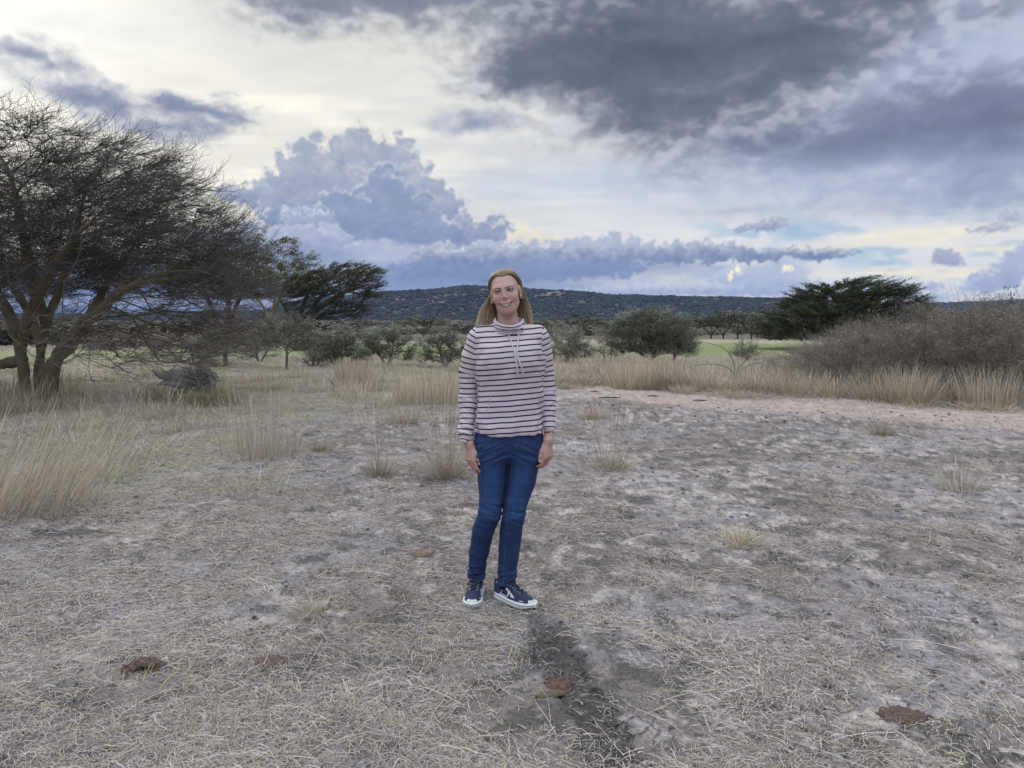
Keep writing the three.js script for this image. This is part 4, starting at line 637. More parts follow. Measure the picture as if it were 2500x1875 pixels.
{
  const tuft = (label, x, z, geo, sc = 1) => { const m = top('grass_tuft', geo, grassMat); m.position.set(x, groundH(x, z), z); m.scale.setScalar(sc); return tag(m, label, 'grass tuft', 'separate dry grass tufts on the clearing'); };
  tuft('bushy straw tuft on bare soil beside the woman\'s hand on the left', -0.591,-6.8, clump(501, 561, 0.12, 0.16, 0.42, { fan: 0.85, w: 0.0036, stalk: 0.13, stalkH: 0.82, bend: 0.35, cols: WIRY }));
  tuft('small straw tuft with a few tall stalks, left of the bushy tuft by the hand', -1.234,-7.007, clump(502, 340, 0.1, 0.1, 0.3, { fan: 0.85, w: 0.0036, stalk: 0.13, stalkH: 0.76, bend: 0.3, cols: WIRY }));
  tuft('round straw tuft with thin upright stalks to the right of the woman\'s thigh', 0.976,-7.341, clump(503, 510, 0.14, 0.1, 0.31, { fan: 0.95, w: 0.0036, stalk: 0.09, stalkH: 0.74, bend: 0.4, cols: WIRY }));
  tuft('low wide tuft near the sandy road just right of her sleeve', 1.19,-10.988, clump(504, 442, 0.2, 0.14, 0.3, { fan: 0.7, w: 0.0054, cols: [G_STRAW, G_PINK, G_GREY] }));
  tuft('wiry brown tuft alone on the bare ground below the thicket', 4.715,-9.627, clump(505, 255, 0.1, 0.18, 0.42, { fan: 0.8, w: 0.0047, cols: [G_GREY, G_PINK, [0.2, 0.17, 0.13]] }));
  tuft('small flattened straw-coloured tuft on the pale soil right of her knees', 1.463,-4.771, clump(506, 374, 0.08, 0.08, 0.17, { fan: 1.1, w: 0.0035, cols: [G_YEL, G_STRAW] }));
  tuft('sparse greenish tuft near the right edge of the clearing', 3.807,-6.367, clump(507, 187, 0.16, 0.12, 0.36, { fan: 0.6, w: 0.0041, cols: [G_GREY, G_GRN, G_STRAW] }));
  tuft('small dark green tuft right of the tall grass stand', -2.11,-8.258, clump(508, 221, 0.07, 0.1, 0.22, { fan: 0.5, cols: [G_GRN, G_GREY, G_GRN] }));
  tuft('pale tuft of low grass before the tall roadside grass', 3.378,-14.999, clump(509, 306, 0.25, 0.12, 0.25, { w: 0.0081 }));
  tuft('brownish low tuft in front of the grass stand beside her sleeve on the left', -1.537,-10.637, clump(510, 442, 0.22, 0.12, 0.28, { w: 0.0054, cols: [G_PINK, G_GREY, G_STRAW] }));
  tuft('yellow-green tuft pressed flat on the foreground soil left of her shoes', -0.974,-3.656, clump(511, 408, 0.1, 0.06, 0.15, { fan: 1.3, w: 0.0030, bend: 0.9, cols: [G_YEL, G_YEL, G_STRAW, [0.5, 0.46, 0.26]] }));
  tuft('small yellowish tuft flat on the foreground soil right of the wheel mark', 0.61,-2.174, clump(512, 238, 0.09, 0.05, 0.14, { fan: 1.3, w: 0.0027, bend: 0.9, cols: [G_YEL, G_STRAW] }));
  const stand = (label, x, z, geo) => { const m = top('tall_grass_stand', geo, grassMat); m.position.set(x, groundH(x, z), z); return tag(m, label, 'tall grass', 'stands of tall dry grass'); };
  stand('large pale grass stand leaning right at the left edge of the foreground', -3.688,-5.702, clump(521, 520, 0.5, 0.35, 0.75, { head: 0.15, lean: 0.45, fan: 0.1, bend: 0.5, w: 0.0047, stalk: 0.12, stalkH: 0.95, cols: [[0.74, 0.66, 0.5], [0.70, 0.61, 0.45], G_STRAW] }));
  stand('thinner grass stand leaning right behind the large one at the left edge', -3.895,-6.902, clump(522, 170, 0.5, 0.25, 0.55, { head: 0.2, lean: 0.4, fan: 0.1, bend: 0.5, w: 0.0047, stalk: 0.15, stalkH: 0.85 }));
  stand('broad stand of tall straw-coloured grass left of the clearing', -2.651,-7.974, clump(523, 420, 0.42, 0.2, 0.5, { fan: 0.25, lean: 0.08, bend: 0.35, w: 0.0047, stalk: 0.2, stalkH: 0.8, cols: [G_STRAW, G_PINK, G_GREY] }));
  stand('thick stand of upright pale grass at the woman\'s sleeve on the left', -1.471,-13.299, clump(524, 806, 0.6, 0.3, 0.62, { fan: 0.15, lean: 0.05, bend: 0.25, w: 0.0081, cols: [G_STRAW, G_STRAW, G_PINK] }));
  stand('compact brush of upright brownish grass below the bushes on the left', -3.627,-17.447, clump(525, 434, 0.42, 0.35, 0.6, { fan: 0.15, lean: 0.05, bend: 0.2, w: 0.0095, cols: [G_PINK, G_STRAW] }));
  stand('bulky tussock of pale grass standing out of the roadside grass below the thorn bush', 2.58,-16.022, clump(526, 700, 0.55, 0.4, 0.72, { fan: 0.2, lean: 0.04, bend: 0.3, w: 0.0095, cols: [G_STRAW, G_STRAW, G_PINK] }));
  stand('tall pale grass clump in front of the middle of the thicket', 6.898,-13.299, clump(527, 496, 0.42, 0.4, 0.75, { fan: 0.2, lean: 0.05, bend: 0.3, w: 0.0068, cols: [G_STRAW, [0.66, 0.59, 0.44]] }));
  stand('tall pale grass clump in front of the right end of the thicket', 7.87,-12.451, clump(528, 558, 0.46, 0.4, 0.8, { fan: 0.2, lean: 0.05, bend: 0.3, w: 0.0068, cols: [G_STRAW, [0.66, 0.59, 0.44]] }));
  // the rest of the grass: nobody could count it
  const r = rng(606), tall = [], low = [], short = [];
  const gt = [1, 2, 3, 4, 5].map((s) => clump(540 + s, 30, 0.3, 0.3, 0.85, { fan: 0.3, lean: 0.1, bend: 0.5, w: 0.0075, stalk: 0.25, stalkH: 0.98, cols: [G_STRAW, [0.68, 0.61, 0.47], G_PINK, G_GREY, [0.3, 0.27, 0.21]] }));
  const gl = [1, 2, 3, 4, 5].map((s) => clump(550 + s, 30, 0.26, 0.1, 0.36, { fan: 0.5, lean: 0.12, bend: 0.7, w: 0.0055, stalk: 0.14, stalkH: 0.6, cols: [G_STRAW, [0.66, 0.59, 0.46], G_PINK, G_GREY, [0.30, 0.27, 0.22]] }));
  const gs = [1, 2, 3, 4, 5].map((s) => clump(560 + s, 46, 0.16, 0.04, 0.13, { fan: 0.9, lean: 0.3, bend: 0.9, w: 0.0028, cols: [G_STRAW, G_GREY, G_YEL, G_GRN] }));
  for (let i = 0; i < 5600; i++) { // along the far side of the road
    const x = 0.3 + 13 * r(), back = 5.5 * Math.pow(r(), 1.6), fringe = r() < 0.12, z = -(roadFar(x) + (fringe ? -0.9 * r() : 0.15 + back)); if (fbm(x * 0.8, z * 0.8, 3) < -0.16 + 0.25 * r()) continue;
    const k = 0.8 + 0.4 * r(), hh = (fringe ? 0.3 : 1) * (0.4 + 0.6 * r()) * (0.4 + 0.03 * x + 0.65 * fbm(x * 0.6 + 7, z * 0.6, 3)), gy = 0.85 + 0.3 * fbm(x * 0.5, z * 0.5 + 30, 2); tall.push([x, groundH(x, z), z, r() * 6.28, [1, clamp(hh, 0.1, 0.9), 1], 0.2 * (r() - 0.5), [k * (0.96 + 0.05 * gy), k, k * (1.06 - 0.08 * gy)]]);
  }
  for (let i = 0; i < 26000; i++) { // dry grass on the left and behind
    const d = 6 + 26 * Math.pow(r(), 0.8), a = -0.68 + 1.4 * r(), x = Math.sin(a) * d, z = -Math.cos(a) * d, g = grassGround(x, z), e = fbm(x * 0.3 + 2, z * 0.3, 4);
    if (r() > g * sstep(-0.05, 0.4, e + 0.25 * fbm(x * 1.1, z * 1.1 + 9, 2)) * lerp(0.22, 0.8, sstep(10, 16, d))) continue; if (lawnMask(x, z) > 0.4) continue;
    const k = 0.7 + 0.45 * r(), grn = sstep(0.1, 0.4, fbm(x * 0.2 + 40, z * 0.2, 3)), t = [k * lerp(1, 0.9, grn), k * lerp(1, 0.97, grn), k * lerp(1, 0.8, grn)];
    const hh = clamp(0.5 + 1.3 * fbm(x * 0.45, z * 0.45 + 11, 3) + 0.3 * r(), 0.25, 1.5) * (d < 12 ? 0.6 : 1);
    if (hh > 1.05 && r() < 0.5 && d > 11) tall.push([x, groundH(x, z), z, r() * 6.28, [1, 0.5 * hh * lerp(1, 0.6, sstep(16, 24, d)), 1], 0, t]); else low.push([x, groundH(x, z), z, r() * 6.28, [1, hh * lerp(1, 0.55, sstep(16, 24, d)), 1], 0, t]);
  }
  for (let i = 0; i < 16000; i++) { // short grass and regrowth over the clearing and on its left edge
    const d = 2.2 + 12 * Math.pow(r(), 1.2), a = -0.68 + 1.36 * r(), x = Math.sin(a) * d, z = -Math.cos(a) * d, g = grassGround(x, z), e = fbm(x * 1.1 + 12, z * 1.1, 3);
    if (r() > 0.5 * g * sstep(-0.2, 0.3, e) + 0.07 * sstep(0.12, 0.4, e) * (1 - trackMask(x, z)) * (1 - roadMask(x, z))) continue;
    const k = 0.7 + 0.5 * r(), yel = r() < 0.35; short.push([x, groundH(x, z), z, r() * 6.28, (0.6 + 0.6 * r()) * (g > 0.3 ? 1.35 : 0.8), 0, [k * (yel ? 1.05 : 0.95), k, k * (yel ? 0.7 : 0.9)]]);
  }
  for (const [x, z] of [[-0.27, -3.62], [-0.12, -3.60], [-0.25, -3.86], [0.02, -3.66], [0.16, -3.64], [0.2, -3.78], [-0.02, -3.85], [0.1, -3.58], [-0.2, -3.56]]) short.push([x, groundH(x, z), z, r() * 6.28, 0.4 + 0.25 * r(), 0, [1, 0.97, 0.85]]); // blades round the soles
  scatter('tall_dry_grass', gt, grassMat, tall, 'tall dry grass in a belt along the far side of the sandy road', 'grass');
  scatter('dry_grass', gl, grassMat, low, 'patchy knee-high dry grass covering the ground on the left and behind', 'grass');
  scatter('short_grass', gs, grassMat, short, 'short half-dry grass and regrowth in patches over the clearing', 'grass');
  console.log('grass', tall.length, low.length, short.length);
  // short green sward of the lawns beyond
}

// ---------------------------------------------------------------- surfaces from distance fields
function nets(f, lo, hi, h, lip = 1.7) { // naive surface nets; far blocks are skipped
  const n = [0, 1, 2].map((k) => Math.ceil((hi[k] - lo[k]) / h) + 2), [nx, ny, nz] = n, val = new Float32Array(nx * ny * nz), B = 5, R = B * h * 0.87 * lip;
  for (let bz = 0; bz < nz; bz += B) for (let by = 0; by < ny; by += B) for (let bx = 0; bx < nx; bx += B) {
    const c = f(lo[0] + (bx + B / 2) * h, lo[1] + (by + B / 2) * h, lo[2] + (bz + B / 2) * h), skip = Math.abs(c) > R;
    for (let z = bz; z < Math.min(bz + B, nz); z++) for (let y = by; y < Math.min(by + B, ny); y++) for (let x = bx; x < Math.min(bx + B, nx); x++) val[(z * ny + y) * nx + x] = skip ? c : f(lo[0] + x * h, lo[1] + y * h, lo[2] + z * h);
  }
  const pos = [], idx = [], id = new Int32Array(nx * ny * nz).fill(-1), sx = 1, sy = nx, sz = nx * ny;
  const E = [[0, 1], [2, 3], [4, 5], [6, 7], [0, 2], [1, 3], [4, 6], [5, 7], [0, 4], [1, 5], [2, 6], [3, 7]], O = [0, sx, sy, sx + sy, sz, sx + sz, sy + sz, sx + sy + sz];
  for (let z = 0; z < nz - 1; z++) for (let y = 0; y < ny - 1; y++) for (let x = 0; x < nx - 1; x++) {
    const i = z * sz + y * sy + x; let m = 0; for (let k = 0; k < 8; k++) if (val[i + O[k]] < 0) m |= 1 << k;
    if (m === 0 || m === 255) continue;
    let px = 0, py = 0, pz = 0, c = 0;
    for (const [a, b] of E) { if (((m >> a) & 1) === ((m >> b) & 1)) continue; const va = val[i + O[a]], vb = val[i + O[b]], t = va / (va - vb); px += (a & 1) + ((b & 1) - (a & 1)) * t; py += ((a >> 1) & 1) + (((b >> 1) & 1) - ((a >> 1) & 1)) * t; pz += (a >> 2) + ((b >> 2) - (a >> 2)) * t; c++; }
    id[i] = pos.length / 3; pos.push(lo[0] + (x + px / c) * h, lo[1] + (y + py / c) * h, lo[2] + (z + pz / c) * h);
  }
  const quad = (a, b, c, d, flip) => { if (a < 0 || b < 0 || c < 0 || d < 0) return; if (flip) idx.push(a, c, b, a, d, c); else idx.push(a, b, c, a, c, d); };
  for (let z = 1; z < nz - 1; z++) for (let y = 1; y < ny - 1; y++) for (let x = 1; x < nx - 1; x++) {
    const i = z * sz + y * sy + x, s = val[i] < 0;
    if (s !== val[i + sx] < 0) quad(id[i - sy - sz], id[i - sz], id[i], id[i - sy], !s);
    if (s !== val[i + sy] < 0) quad(id[i - sx - sz], id[i - sx], id[i], id[i - sz], !s);
    if (s !== val[i + sz] < 0) quad(id[i - sx - sy], id[i - sy], id[i], id[i - sx], !s);
  }
  const nor = new Float32Array(pos.length), e = h * 0.6;
  for (let i = 0; i < pos.length; i += 3) { const x = pos[i], y = pos[i + 1], z = pos[i + 2]; let a = f(x + e, y, z) - f(x - e, y, z), b = f(x, y + e, z) - f(x, y - e, z), c = f(x, y, z + e) - f(x, y, z - e); const l = Math.hypot(a, b, c) || 1; nor[i] = a / l; nor[i + 1] = b / l; nor[i + 2] = c / l; }
  const g = new THREE.BufferGeometry(); g.setAttribute('position', new THREE.Float32BufferAttribute(pos, 3)); g.setAttribute('normal', new THREE.Float32BufferAttribute(nor, 3)); g.setIndex(idx); return g;
}
function paint(g, f) { const p = g.attributes.position.array, n = g.attributes.normal.array, c = new Float32Array(p.length); for (let i = 0; i < p.length; i += 3) { const q = f(p[i], p[i + 1], p[i + 2], n[i], n[i + 1], n[i + 2]); c[i] = q[0]; c[i + 1] = q[1]; c[i + 2] = q[2]; } g.setAttribute('color', new THREE.BufferAttribute(c, 3)); return g; }
function split(g, k, which, uvOf) { // k pieces by what lies under each triangle's middle
  const p = g.attributes.position.array, n = g.attributes.normal.array, ix = g.index.array, out = Array.from({ length: k }, () => ({ pos: [], nor: [], uv: [], idx: [], map: new Map() }));
  for (let t = 0; t < ix.length; t += 3) { const a = ix[t] * 3, b = ix[t + 1] * 3, c = ix[t + 2] * 3, w = which((p[a] + p[b] + p[c]) / 3, (p[a + 1] + p[b + 1] + p[c + 1]) / 3, (p[a + 2] + p[b + 2] + p[c + 2]) / 3, n[a], n[a + 1], n[a + 2]), o = out[w];
    for (let j = 0; j < 3; j++) { const v = ix[t + j]; let q = o.map.get(v); if (q === undefined) { q = o.pos.length / 3; o.map.set(v, q); o.pos.push(p[v * 3], p[v * 3 + 1], p[v * 3 + 2]); o.nor.push(n[v * 3], n[v * 3 + 1], n[v * 3 + 2]); if (uvOf) o.uv.push(...uvOf(p[v * 3], p[v * 3 + 1], p[v * 3 + 2], w)); } o.idx.push(q); } }
  return out.map((o) => geom(o.pos, o.idx, null, uvOf ? o.uv : null, o.nor));
}
const smin = (a, b, k) => { const h = Math.max(k - Math.abs(a - b), 0) / k; return Math.min(a, b) - h * h * k * 0.25; };
const smax = (a, b, k) => -smin(-a, -b, k);
function cone(x, y, z, a, b, ra, rb, fz = 1) { const bx = b[0] - a[0], by = b[1] - a[1], bz = b[2] - a[2], px = x - a[0], py = y - a[1], pz = z - a[2], t = clamp((px * bx + py * by + pz * bz) / (bx * bx + by * by + bz * bz)); return Math.hypot(px - bx * t, py - by * t, (pz - bz * t) / fz) - (ra + (rb - ra) * t); }
function limb(x, y, z, L, k, fz = 1) { let d = 9; for (let i = 0; i + 1 < L.length; i++) d = smin(d, cone(x, y, z, L[i], L[i + 1], L[i][3], L[i + 1][3], fz), k); return d; }
const ell = (x, y, z, c, r) => { const a = (x - c[0]) / r[0], b = (y - c[1]) / r[1], d = (z - c[2]) / r[2], k = Math.sqrt(a * a + b * b + d * d), q = Math.sqrt((a / r[0]) ** 2 + (b / r[1]) ** 2 + (d / r[2]) ** 2); return q < 1e-6 ? -Math.min(r[0], r[1], r[2]) : k * (k - 1) / q; };
const sph = (x, y, z, c, r) => Math.hypot(x - c[0], y - c[1], z - c[2]) - r;
function along(T, y) { let i = 0; while (i < T.length - 2 && y < T[i + 1][0]) i++; const t = sstep(0, 1, (T[i][0] - y) / (T[i][0] - T[i + 1][0])); return T[i].map((v, k) => lerp(v, T[i + 1][k], clamp(t))); } // tables from the top down
function slab(x, y, z, T, p) { const [, cx, hw, hd, cz] = along(T, y), r = Math.pow(Math.pow(Math.abs(x - cx) / hw, p) + Math.pow(Math.abs(z - cz) / hd, p), 1 / p); return (r - 1) * Math.min(hw, hd); }
const frontZ = (f, x, y, z0 = 0.35) => { let z = z0; for (let i = 0; i < 60; i++) { const d = f(x, y, z); if (d < 0.0004) break; z -= d * 0.7; if (z < -0.4) break; } return z; };

// ---------------------------------------------------------------- the woman
{
  const PX = -0.015, PZ = -3.83, who = thing('person', 'smiling woman in a striped sweater and blue jeans, standing with her arms hanging down', 'person', [PX, groundH(PX, PZ) - 0.006, PZ]);
  // ---- sweater
  const TORSO = [[1.45, 0.003, 0.07, 0.06, -0.02], [1.395, 0.003, 0.125, 0.075, -0.015], [1.358, 0.002, 0.163, 0.09, -0.008], [1.301, 0.002, 0.171, 0.104, 0], [1.206, 0.002, 0.170, 0.118, 0.006], [1.08, 0.006, 0.158, 0.108, 0.004], [0.985, 0.003, 0.163, 0.112, 0.004], [0.89, 0.001, 0.171, 0.119, 0.006], [0.84, 0.001, 0.169, 0.118, 0.006]];
  const AL = [[-0.148, 1.350, -0.012, 0.054], [-0.190, 1.26, -0.018, 0.049], [-0.208, 1.174, -0.028, 0.0455], [-0.209, 1.048, -0.026, 0.0455], [-0.213, 0.934, 0.006, 0.0395], [-0.216, 0.874, 0.02, 0.0425], [-0.214, 0.843, 0.026, 0.0385]];
  const AR = [[0.142, 1.356, -0.012, 0.054], [0.172, 1.26, -0.02, 0.048], [0.183, 1.174, -0.03, 0.045], [0.190, 1.08, -0.028, 0.0435], [0.196, 0.985, -0.004, 0.038], [0.200, 0.909, 0.022, 0.0315], [0.2005, 0.882, 0.03, 0.0305]];
  const hem = (x) => 0.866 + 0.16 * x * x * 2 + 0.004 * Math.sin(x * 21);
  const fTorso = (x, y, z) => { let d = slab(x, y, z, TORSO, 2.5); d = smin(d, cone(x, y, z, [-0.05, 1.385, -0.015], [-0.148, 1.350, -0.012], 0.045, 0.053), 0.04); d = smin(d, cone(x, y, z, [0.05, 1.39, -0.015], [0.142, 1.356, -0.012], 0.045, 0.053), 0.04);
    d = smin(d, sph(x, y, z, [-0.066, 1.255, 0.066], 0.052), 0.07); d = smin(d, sph(x, y, z, [0.072, 1.257, 0.066], 0.052), 0.07); return smax(d, y - 1.425, 0.03); };
  const fArm = (x, y, z, A) => { const d = limb(x, y, z, A, 0.006), e = A[A.length - 1]; return smax(d, e[1] - 0.006 - y, 0.008); };
  const folds = (x, y, z) => {
    let w = 0.0028 * n3(x * 8, y * 5, z * 8) + 0.0016 * n3(x * 19 + 4, y * 11, z * 19) + 0.0035 * n3(x * 14, y * 2.2, z * 9 + 3) * sstep(1.1, 0.9, y);
    if (x < -0.15) { const q = sstep(0.97, 0.9, y); w += q * 0.006 * Math.sin(y * 120 + x * 70 + 2.2 * n3(x * 14, y * 10, z * 14)); w += 0.004 * n3(x * 10, y * 26 + x * 20, z * 12) * sstep(0.9, 1.0, y) * sstep(1.25, 1.05, y); }
    if (x > 0.15) { const q = sstep(0.95, 0.89, y); w += q * 0.0035 * Math.sin(y * 210 + 1.5 * n3(x * 14, y * 10, z * 14)); w += 0.004 * n3(x * 10 + 8, y * 24 - x * 22, z * 12) * sstep(0.9, 1.0, y) * sstep(1.25, 1.05, y); }
    const ax = Math.abs(x); w += 0.004 * Math.sin((y - 1.28) * 55 + (ax - 0.14) * 95) * sstep(0.09, 0.14, ax) * sstep(0.19, 0.15, ax) * sstep(1.18, 1.26, y) * sstep(1.38, 1.3, y);
    w += 0.0022 * Math.sin(x * 46 + 6 * n2(x * 3, y * 3)) * sstep(1.0, 0.89, y) * sstep(0.0, 0.05, z);
    return w; };
  const fSweater = (x, y, z) => { let t = smax(fTorso(x, y, z), hem(x) - y, 0.012), d = smin(t, Math.min(fArm(x, y, z, AL), fArm(x, y, z, AR)), 0.022 * sstep(1.0, 1.3, y) + 0.004); d -= folds(x, y, z); const cav = smax(fTorso(x, y, z) + 0.012, y - hem(x) - 0.03, 0.005); return smax(d, -cav, 0.004); };
  const gS = nets(fSweater, [-0.29, 0.82, -0.16], [0.27, 1.46, 0.18], 0.0042);
  const SP = 0.0266, armU = (A, x, y, z) => { let best = 9, s = 0, u = 0; for (let i = 0; i + 1 < A.length; i++) { const a = A[i], b = A[i + 1], l = Math.hypot(b[0] - a[0], b[1] - a[1], b[2] - a[2]), t = ((x - a[0]) * (b[0] - a[0]) + (y - a[1]) * (b[1] - a[1]) + (z - a[2]) * (b[2] - a[2])) / (l * l), tc = clamp(t, i ? 0 : -2, i + 2 === A.length ? 2 : 1), d = Math.hypot(x - lerp(a[0], b[0], tc), y - lerp(a[1], b[1], tc), z - lerp(a[2], b[2], tc)); if (d < best) { best = d; u = s + tc * l; } s += l; } return u; };
  const sleeve = (x, y, z) => { const ax = Math.abs(x); if (y > 1.285) return ax > (x < 0 ? 0.166 : 0.163) + 0.02 * (y - 1.3) ? (x < 0 ? 1 : 2) : 0; const A = x < 0 ? AL : AR; return limb(x, y, z, A, 0.006) < fTorso(x, y, z) ? (x < 0 ? 1 : 2) : 0; };
  const swap = (x, y, z, w) => w === 0 ? [Math.atan2(x, z) * 0.16 / SP, (y - 0.075 * x - 0.03 * Math.max(0, z - 0.06) + 0.0016 * n3(x * 9, y * 3, z * 9)) / SP + 0.2] : w === 1 ? [Math.atan2(z, x + 0.2) * 0.05 / SP, (-armU(AL, x, y, z) + (y < 0.9 ? 0.16 * (0.9 - y) * Math.sin(x * 60) : 0)) / SP + 0.45] : [Math.atan2(z, x - 0.19) * 0.05 / SP, -armU(AR, x, y, z) / SP + 0.1];
  const [gT, gL, gR] = split(gS, 3, sleeve, swap);
  const knit = (() => { // navy stripe on pale lilac jersey, one period tall
    const W = 256, Hh = 256, d = new Uint8Array(W * Hh * 4), r = rng(9); for (let y = 0; y < Hh; y++) for (let x = 0; x < W; x++) { const v = y / Hh, e = 0.012 * Math.sin(x / W * 6.283 * 16), s = sstep(0.345, 0.375, v + e) * sstep(0.625, 0.595, v + e), k = 0.94 + 0.05 * Math.sin(x / W * 6.283 * 32) + 0.04 * (r() - 0.5), c = mix3([222, 207, 212], [17, 16, 40], s), o = (y * W + x) * 4; d[o] = c[0] * k; d[o + 1] = c[1] * k; d[o + 2] = c[2] * k; d[o + 3] = 255; }
    const t = new THREE.DataTexture(d, W, Hh, THREE.RGBAFormat); t.wrapS = t.wrapT = THREE.RepeatWrapping; t.magFilter = THREE.LinearFilter; t.colorSpace = THREE.SRGBColorSpace; t.needsUpdate = true; return t; })();
  const knitMat = new THREE.MeshPhysicalMaterial({ map: knit, roughness: 0.95, sheen: 0.25, sheenRoughness: 0.6, sheenColor: new THREE.Color(0.6, 0.57, 0.6), side: THREE.DoubleSide });
  const sw = part(who, 'sweater', gT, knitMat); sw.userData.label = 'pale lilac cotton sweater with thin navy stripes';
  part(sw, 'sleeve', gL, knitMat); part(sw, 'sleeve', gR, knitMat);
  { // cowl collar: slouching folds, higher at the back
    const pos = [], uv = [], idx = [], n = 96, m = 46;
    for (let j = 0; j <= m; j++) for (let i = 0; i <= n; i++) {
      const a = i / n * 6.2832, s = j / m, fr = 0.5 + 0.5 * Math.cos(a), sI = Math.min(1, s / 0.78), inside = clamp((s - 0.78) / 0.22);
      const yb = lerp(1.412, 1.375, Math.pow(fr, 1.1)), yt = lerp(1.466, 1.417, Math.pow(fr, 1.5));
      const roll = (0.0065 * Math.sin(sI * 17 + 0.6 * Math.sin(a * 2 + 1) + 0.5 * n2(Math.cos(a) * 1.5, Math.sin(a) * 1.5)) ) * sstep(0, 0.25, sI) * (0.4 + 0.6 * fr);
      let rx = lerp(0.102, 0.069, Math.pow(sI, 0.75)) + roll, rz = lerp(0.09, 0.064, Math.pow(sI, 0.8)) + roll;
      rx -= 0.012 * inside; rz -= 0.012 * inside; const y = lerp(yb, yt, sI) - 0.03 * inside + 0.004 * Math.sin(Math.PI * inside);
      pos.push(0.004 + Math.sin(a) * rx - 0.006 * sI, y, -0.005 + Math.cos(a) * rz + 0.012 * sI * fr); uv.push(a * 0.08 / SP, s * 4.3 + 0.1 * Math.sin(a));
    }
    for (let j = 0; j < m; j++) for (let i = 0; i < n; i++) { const q = j * (n + 1) + i; idx.push(q, q + 1, q + n + 1, q + 1, q + n + 2, q + n + 1); }
    part(sw, 'collar', geom(pos, idx, null, uv), knitMat);
  }
  const cordMat = std({ color: new THREE.Color().setRGB(0.66, 0.6, 0.6), roughness: 0.9 });
  const drape = (f, pts, off, rad, sides = 6) => { const o = buf(), c = new THREE.CatmullRomCurve3(pts.map(([x, y]) => V(x, y, frontZ(f, x, y) + off))), n = pts.length * 6, P = [], R = []; for (let i = 0; i <= n; i++) { const q = c.getPoint(i / n); P.push([q.x, q.y, Math.max(q.z, frontZ(f, q.x, q.y) + off * 0.8)]); R.push(typeof rad === 'function' ? rad(i / n) : rad); } tube(o, P, R, sides, [1, 1, 1]); return built(o); };
  part(sw, 'drawstring', drape(fSweater, [[-0.008, 1.382], [0.005, 1.356], [0.015, 1.325], [0.025, 1.294], [0.036, 1.279], [0.048, 1.247], [0.062, 1.211], [0.07, 1.177]], 0.004, (t) => t > 0.55 ? 0.0042 : 0.0032), cordMat);
  part(sw, 'drawstring', drape(fSweater, [[0.05, 1.383], [0.046, 1.356], [0.043, 1.323], [0.04, 1.291], [0.032, 1.274], [0.037, 1.237], [0.04, 1.203], [0.043, 1.167]], 0.0055, (t) => t > 0.55 ? 0.0042 : 0.0032), cordMat);
  { const k = new THREE.TorusGeometry(0.0065, 0.0038, 8, 14); k.scale(1.2, 1, 0.8); k.translate(0.034, 1.28, frontZ(fSweater, 0.034, 1.28) + 0.008); part(sw, 'knot', k, cordMat); }
  const weltMat = std({ color: new THREE.Color().setRGB(0.42, 0.39, 0.42), roughness: 0.95 });
  // pocket edges: slanting hems of the front pouch, as raised welts
  for (const [x0, y0, x1, y1] of [[-0.086, 1.08, -0.113, 0.983], [0.145, 1.067, 0.16, 0.994]]) part(sw, 'pocket_edge', drape(fSweater, [[x0, y0], [lerp(x0, x1, 0.5) + (x0 < 0 ? 0.006 : -0.003), (y0 + y1) / 2], [x1, y1]], -0.0004, 0.0019), weltMat);

  // ---- jeans
  const PEL = [[0.93, 0.0, 0.158, 0.108, 0], [0.89, 0.0, 0.163, 0.112, 0], [0.81, -0.002, 0.1665, 0.118, -0.004], [0.765, -0.002, 0.166, 0.112, -0.006], [0.70, -0.002, 0.15, 0.1, -0.006]];
  const LL = [[-0.082, 0.80, -0.004, 0.090], [-0.086, 0.633, 0.006, 0.0735], [-0.09, 0.525, 0.014, 0.0615], [-0.099, 0.462, 0.018, 0.0590], [-0.132, 0.367, -0.008, 0.0560], [-0.157, 0.241, -0.045, 0.0500], [-0.171, 0.132, -0.062, 0.0445], [-0.173, 0.098, -0.064, 0.0450]];
  const LR = [[0.082, 0.80, -0.004, 0.090], [0.062, 0.633, 0.004, 0.0745], [0.036, 0.525, 0.01, 0.0615], [0.024, 0.45, 0.016, 0.0575], [0.01, 0.367, 0.0, 0.0565], [0.002, 0.273, -0.008, 0.0545], [-0.01, 0.146, -0.004, 0.0485], [-0.015, 0.086, 0.0, 0.0475]];
  const fJeans = (x, y, z) => {
    let d = smax(slab(x, y, z, PEL, 2.4), 0.735 - y, 0.05); d = smax(d, y - 0.925, 0.01);
    const l = smax(limb(x, y, z, LL, 0.008, 1.06), 0.094 - y + 0.0 * x, 0.006), r = smax(limb(x, y, z, LR, 0.008, 1.06), 0.082 - y, 0.006);
    d = smin(d, smin(l, r, 0.006), 0.045);
    d = smin(d, sph(x, y, z, [-0.075, 0.83, -0.075], 0.085), 0.05); d = smin(d, sph(x, y, z, [0.075, 0.83, -0.075], 0.085), 0.05);
    const kn = Math.exp(-Math.pow((y - 0.455) / 0.07, 2)), an = sstep(0.23, 0.12, y), hip = sstep(0.70, 0.76, y);
    let w = 0.0012 * n3(x * 12, y * 9, z * 12);
    w += kn * 0.0042 * n3(x * 7 + (x < -0.03 ? 3 : 9), y * 34 + x * 9, z * 7) + an * 0.006 * n3(x * 8 + (x < -0.08 ? 5 : 1), y * 42 - x * 8, z * 8) + hip * 0.0035 * n3(x * 5, y * 36 + Math.abs(x) * 16, z * 5) * sstep(0.87, 0.80, y);
    w += 0.002 * n3(x * 6, y * 20 + x * 12, z * 6) * sstep(0.45, 0.3, y);
    return d - w; };
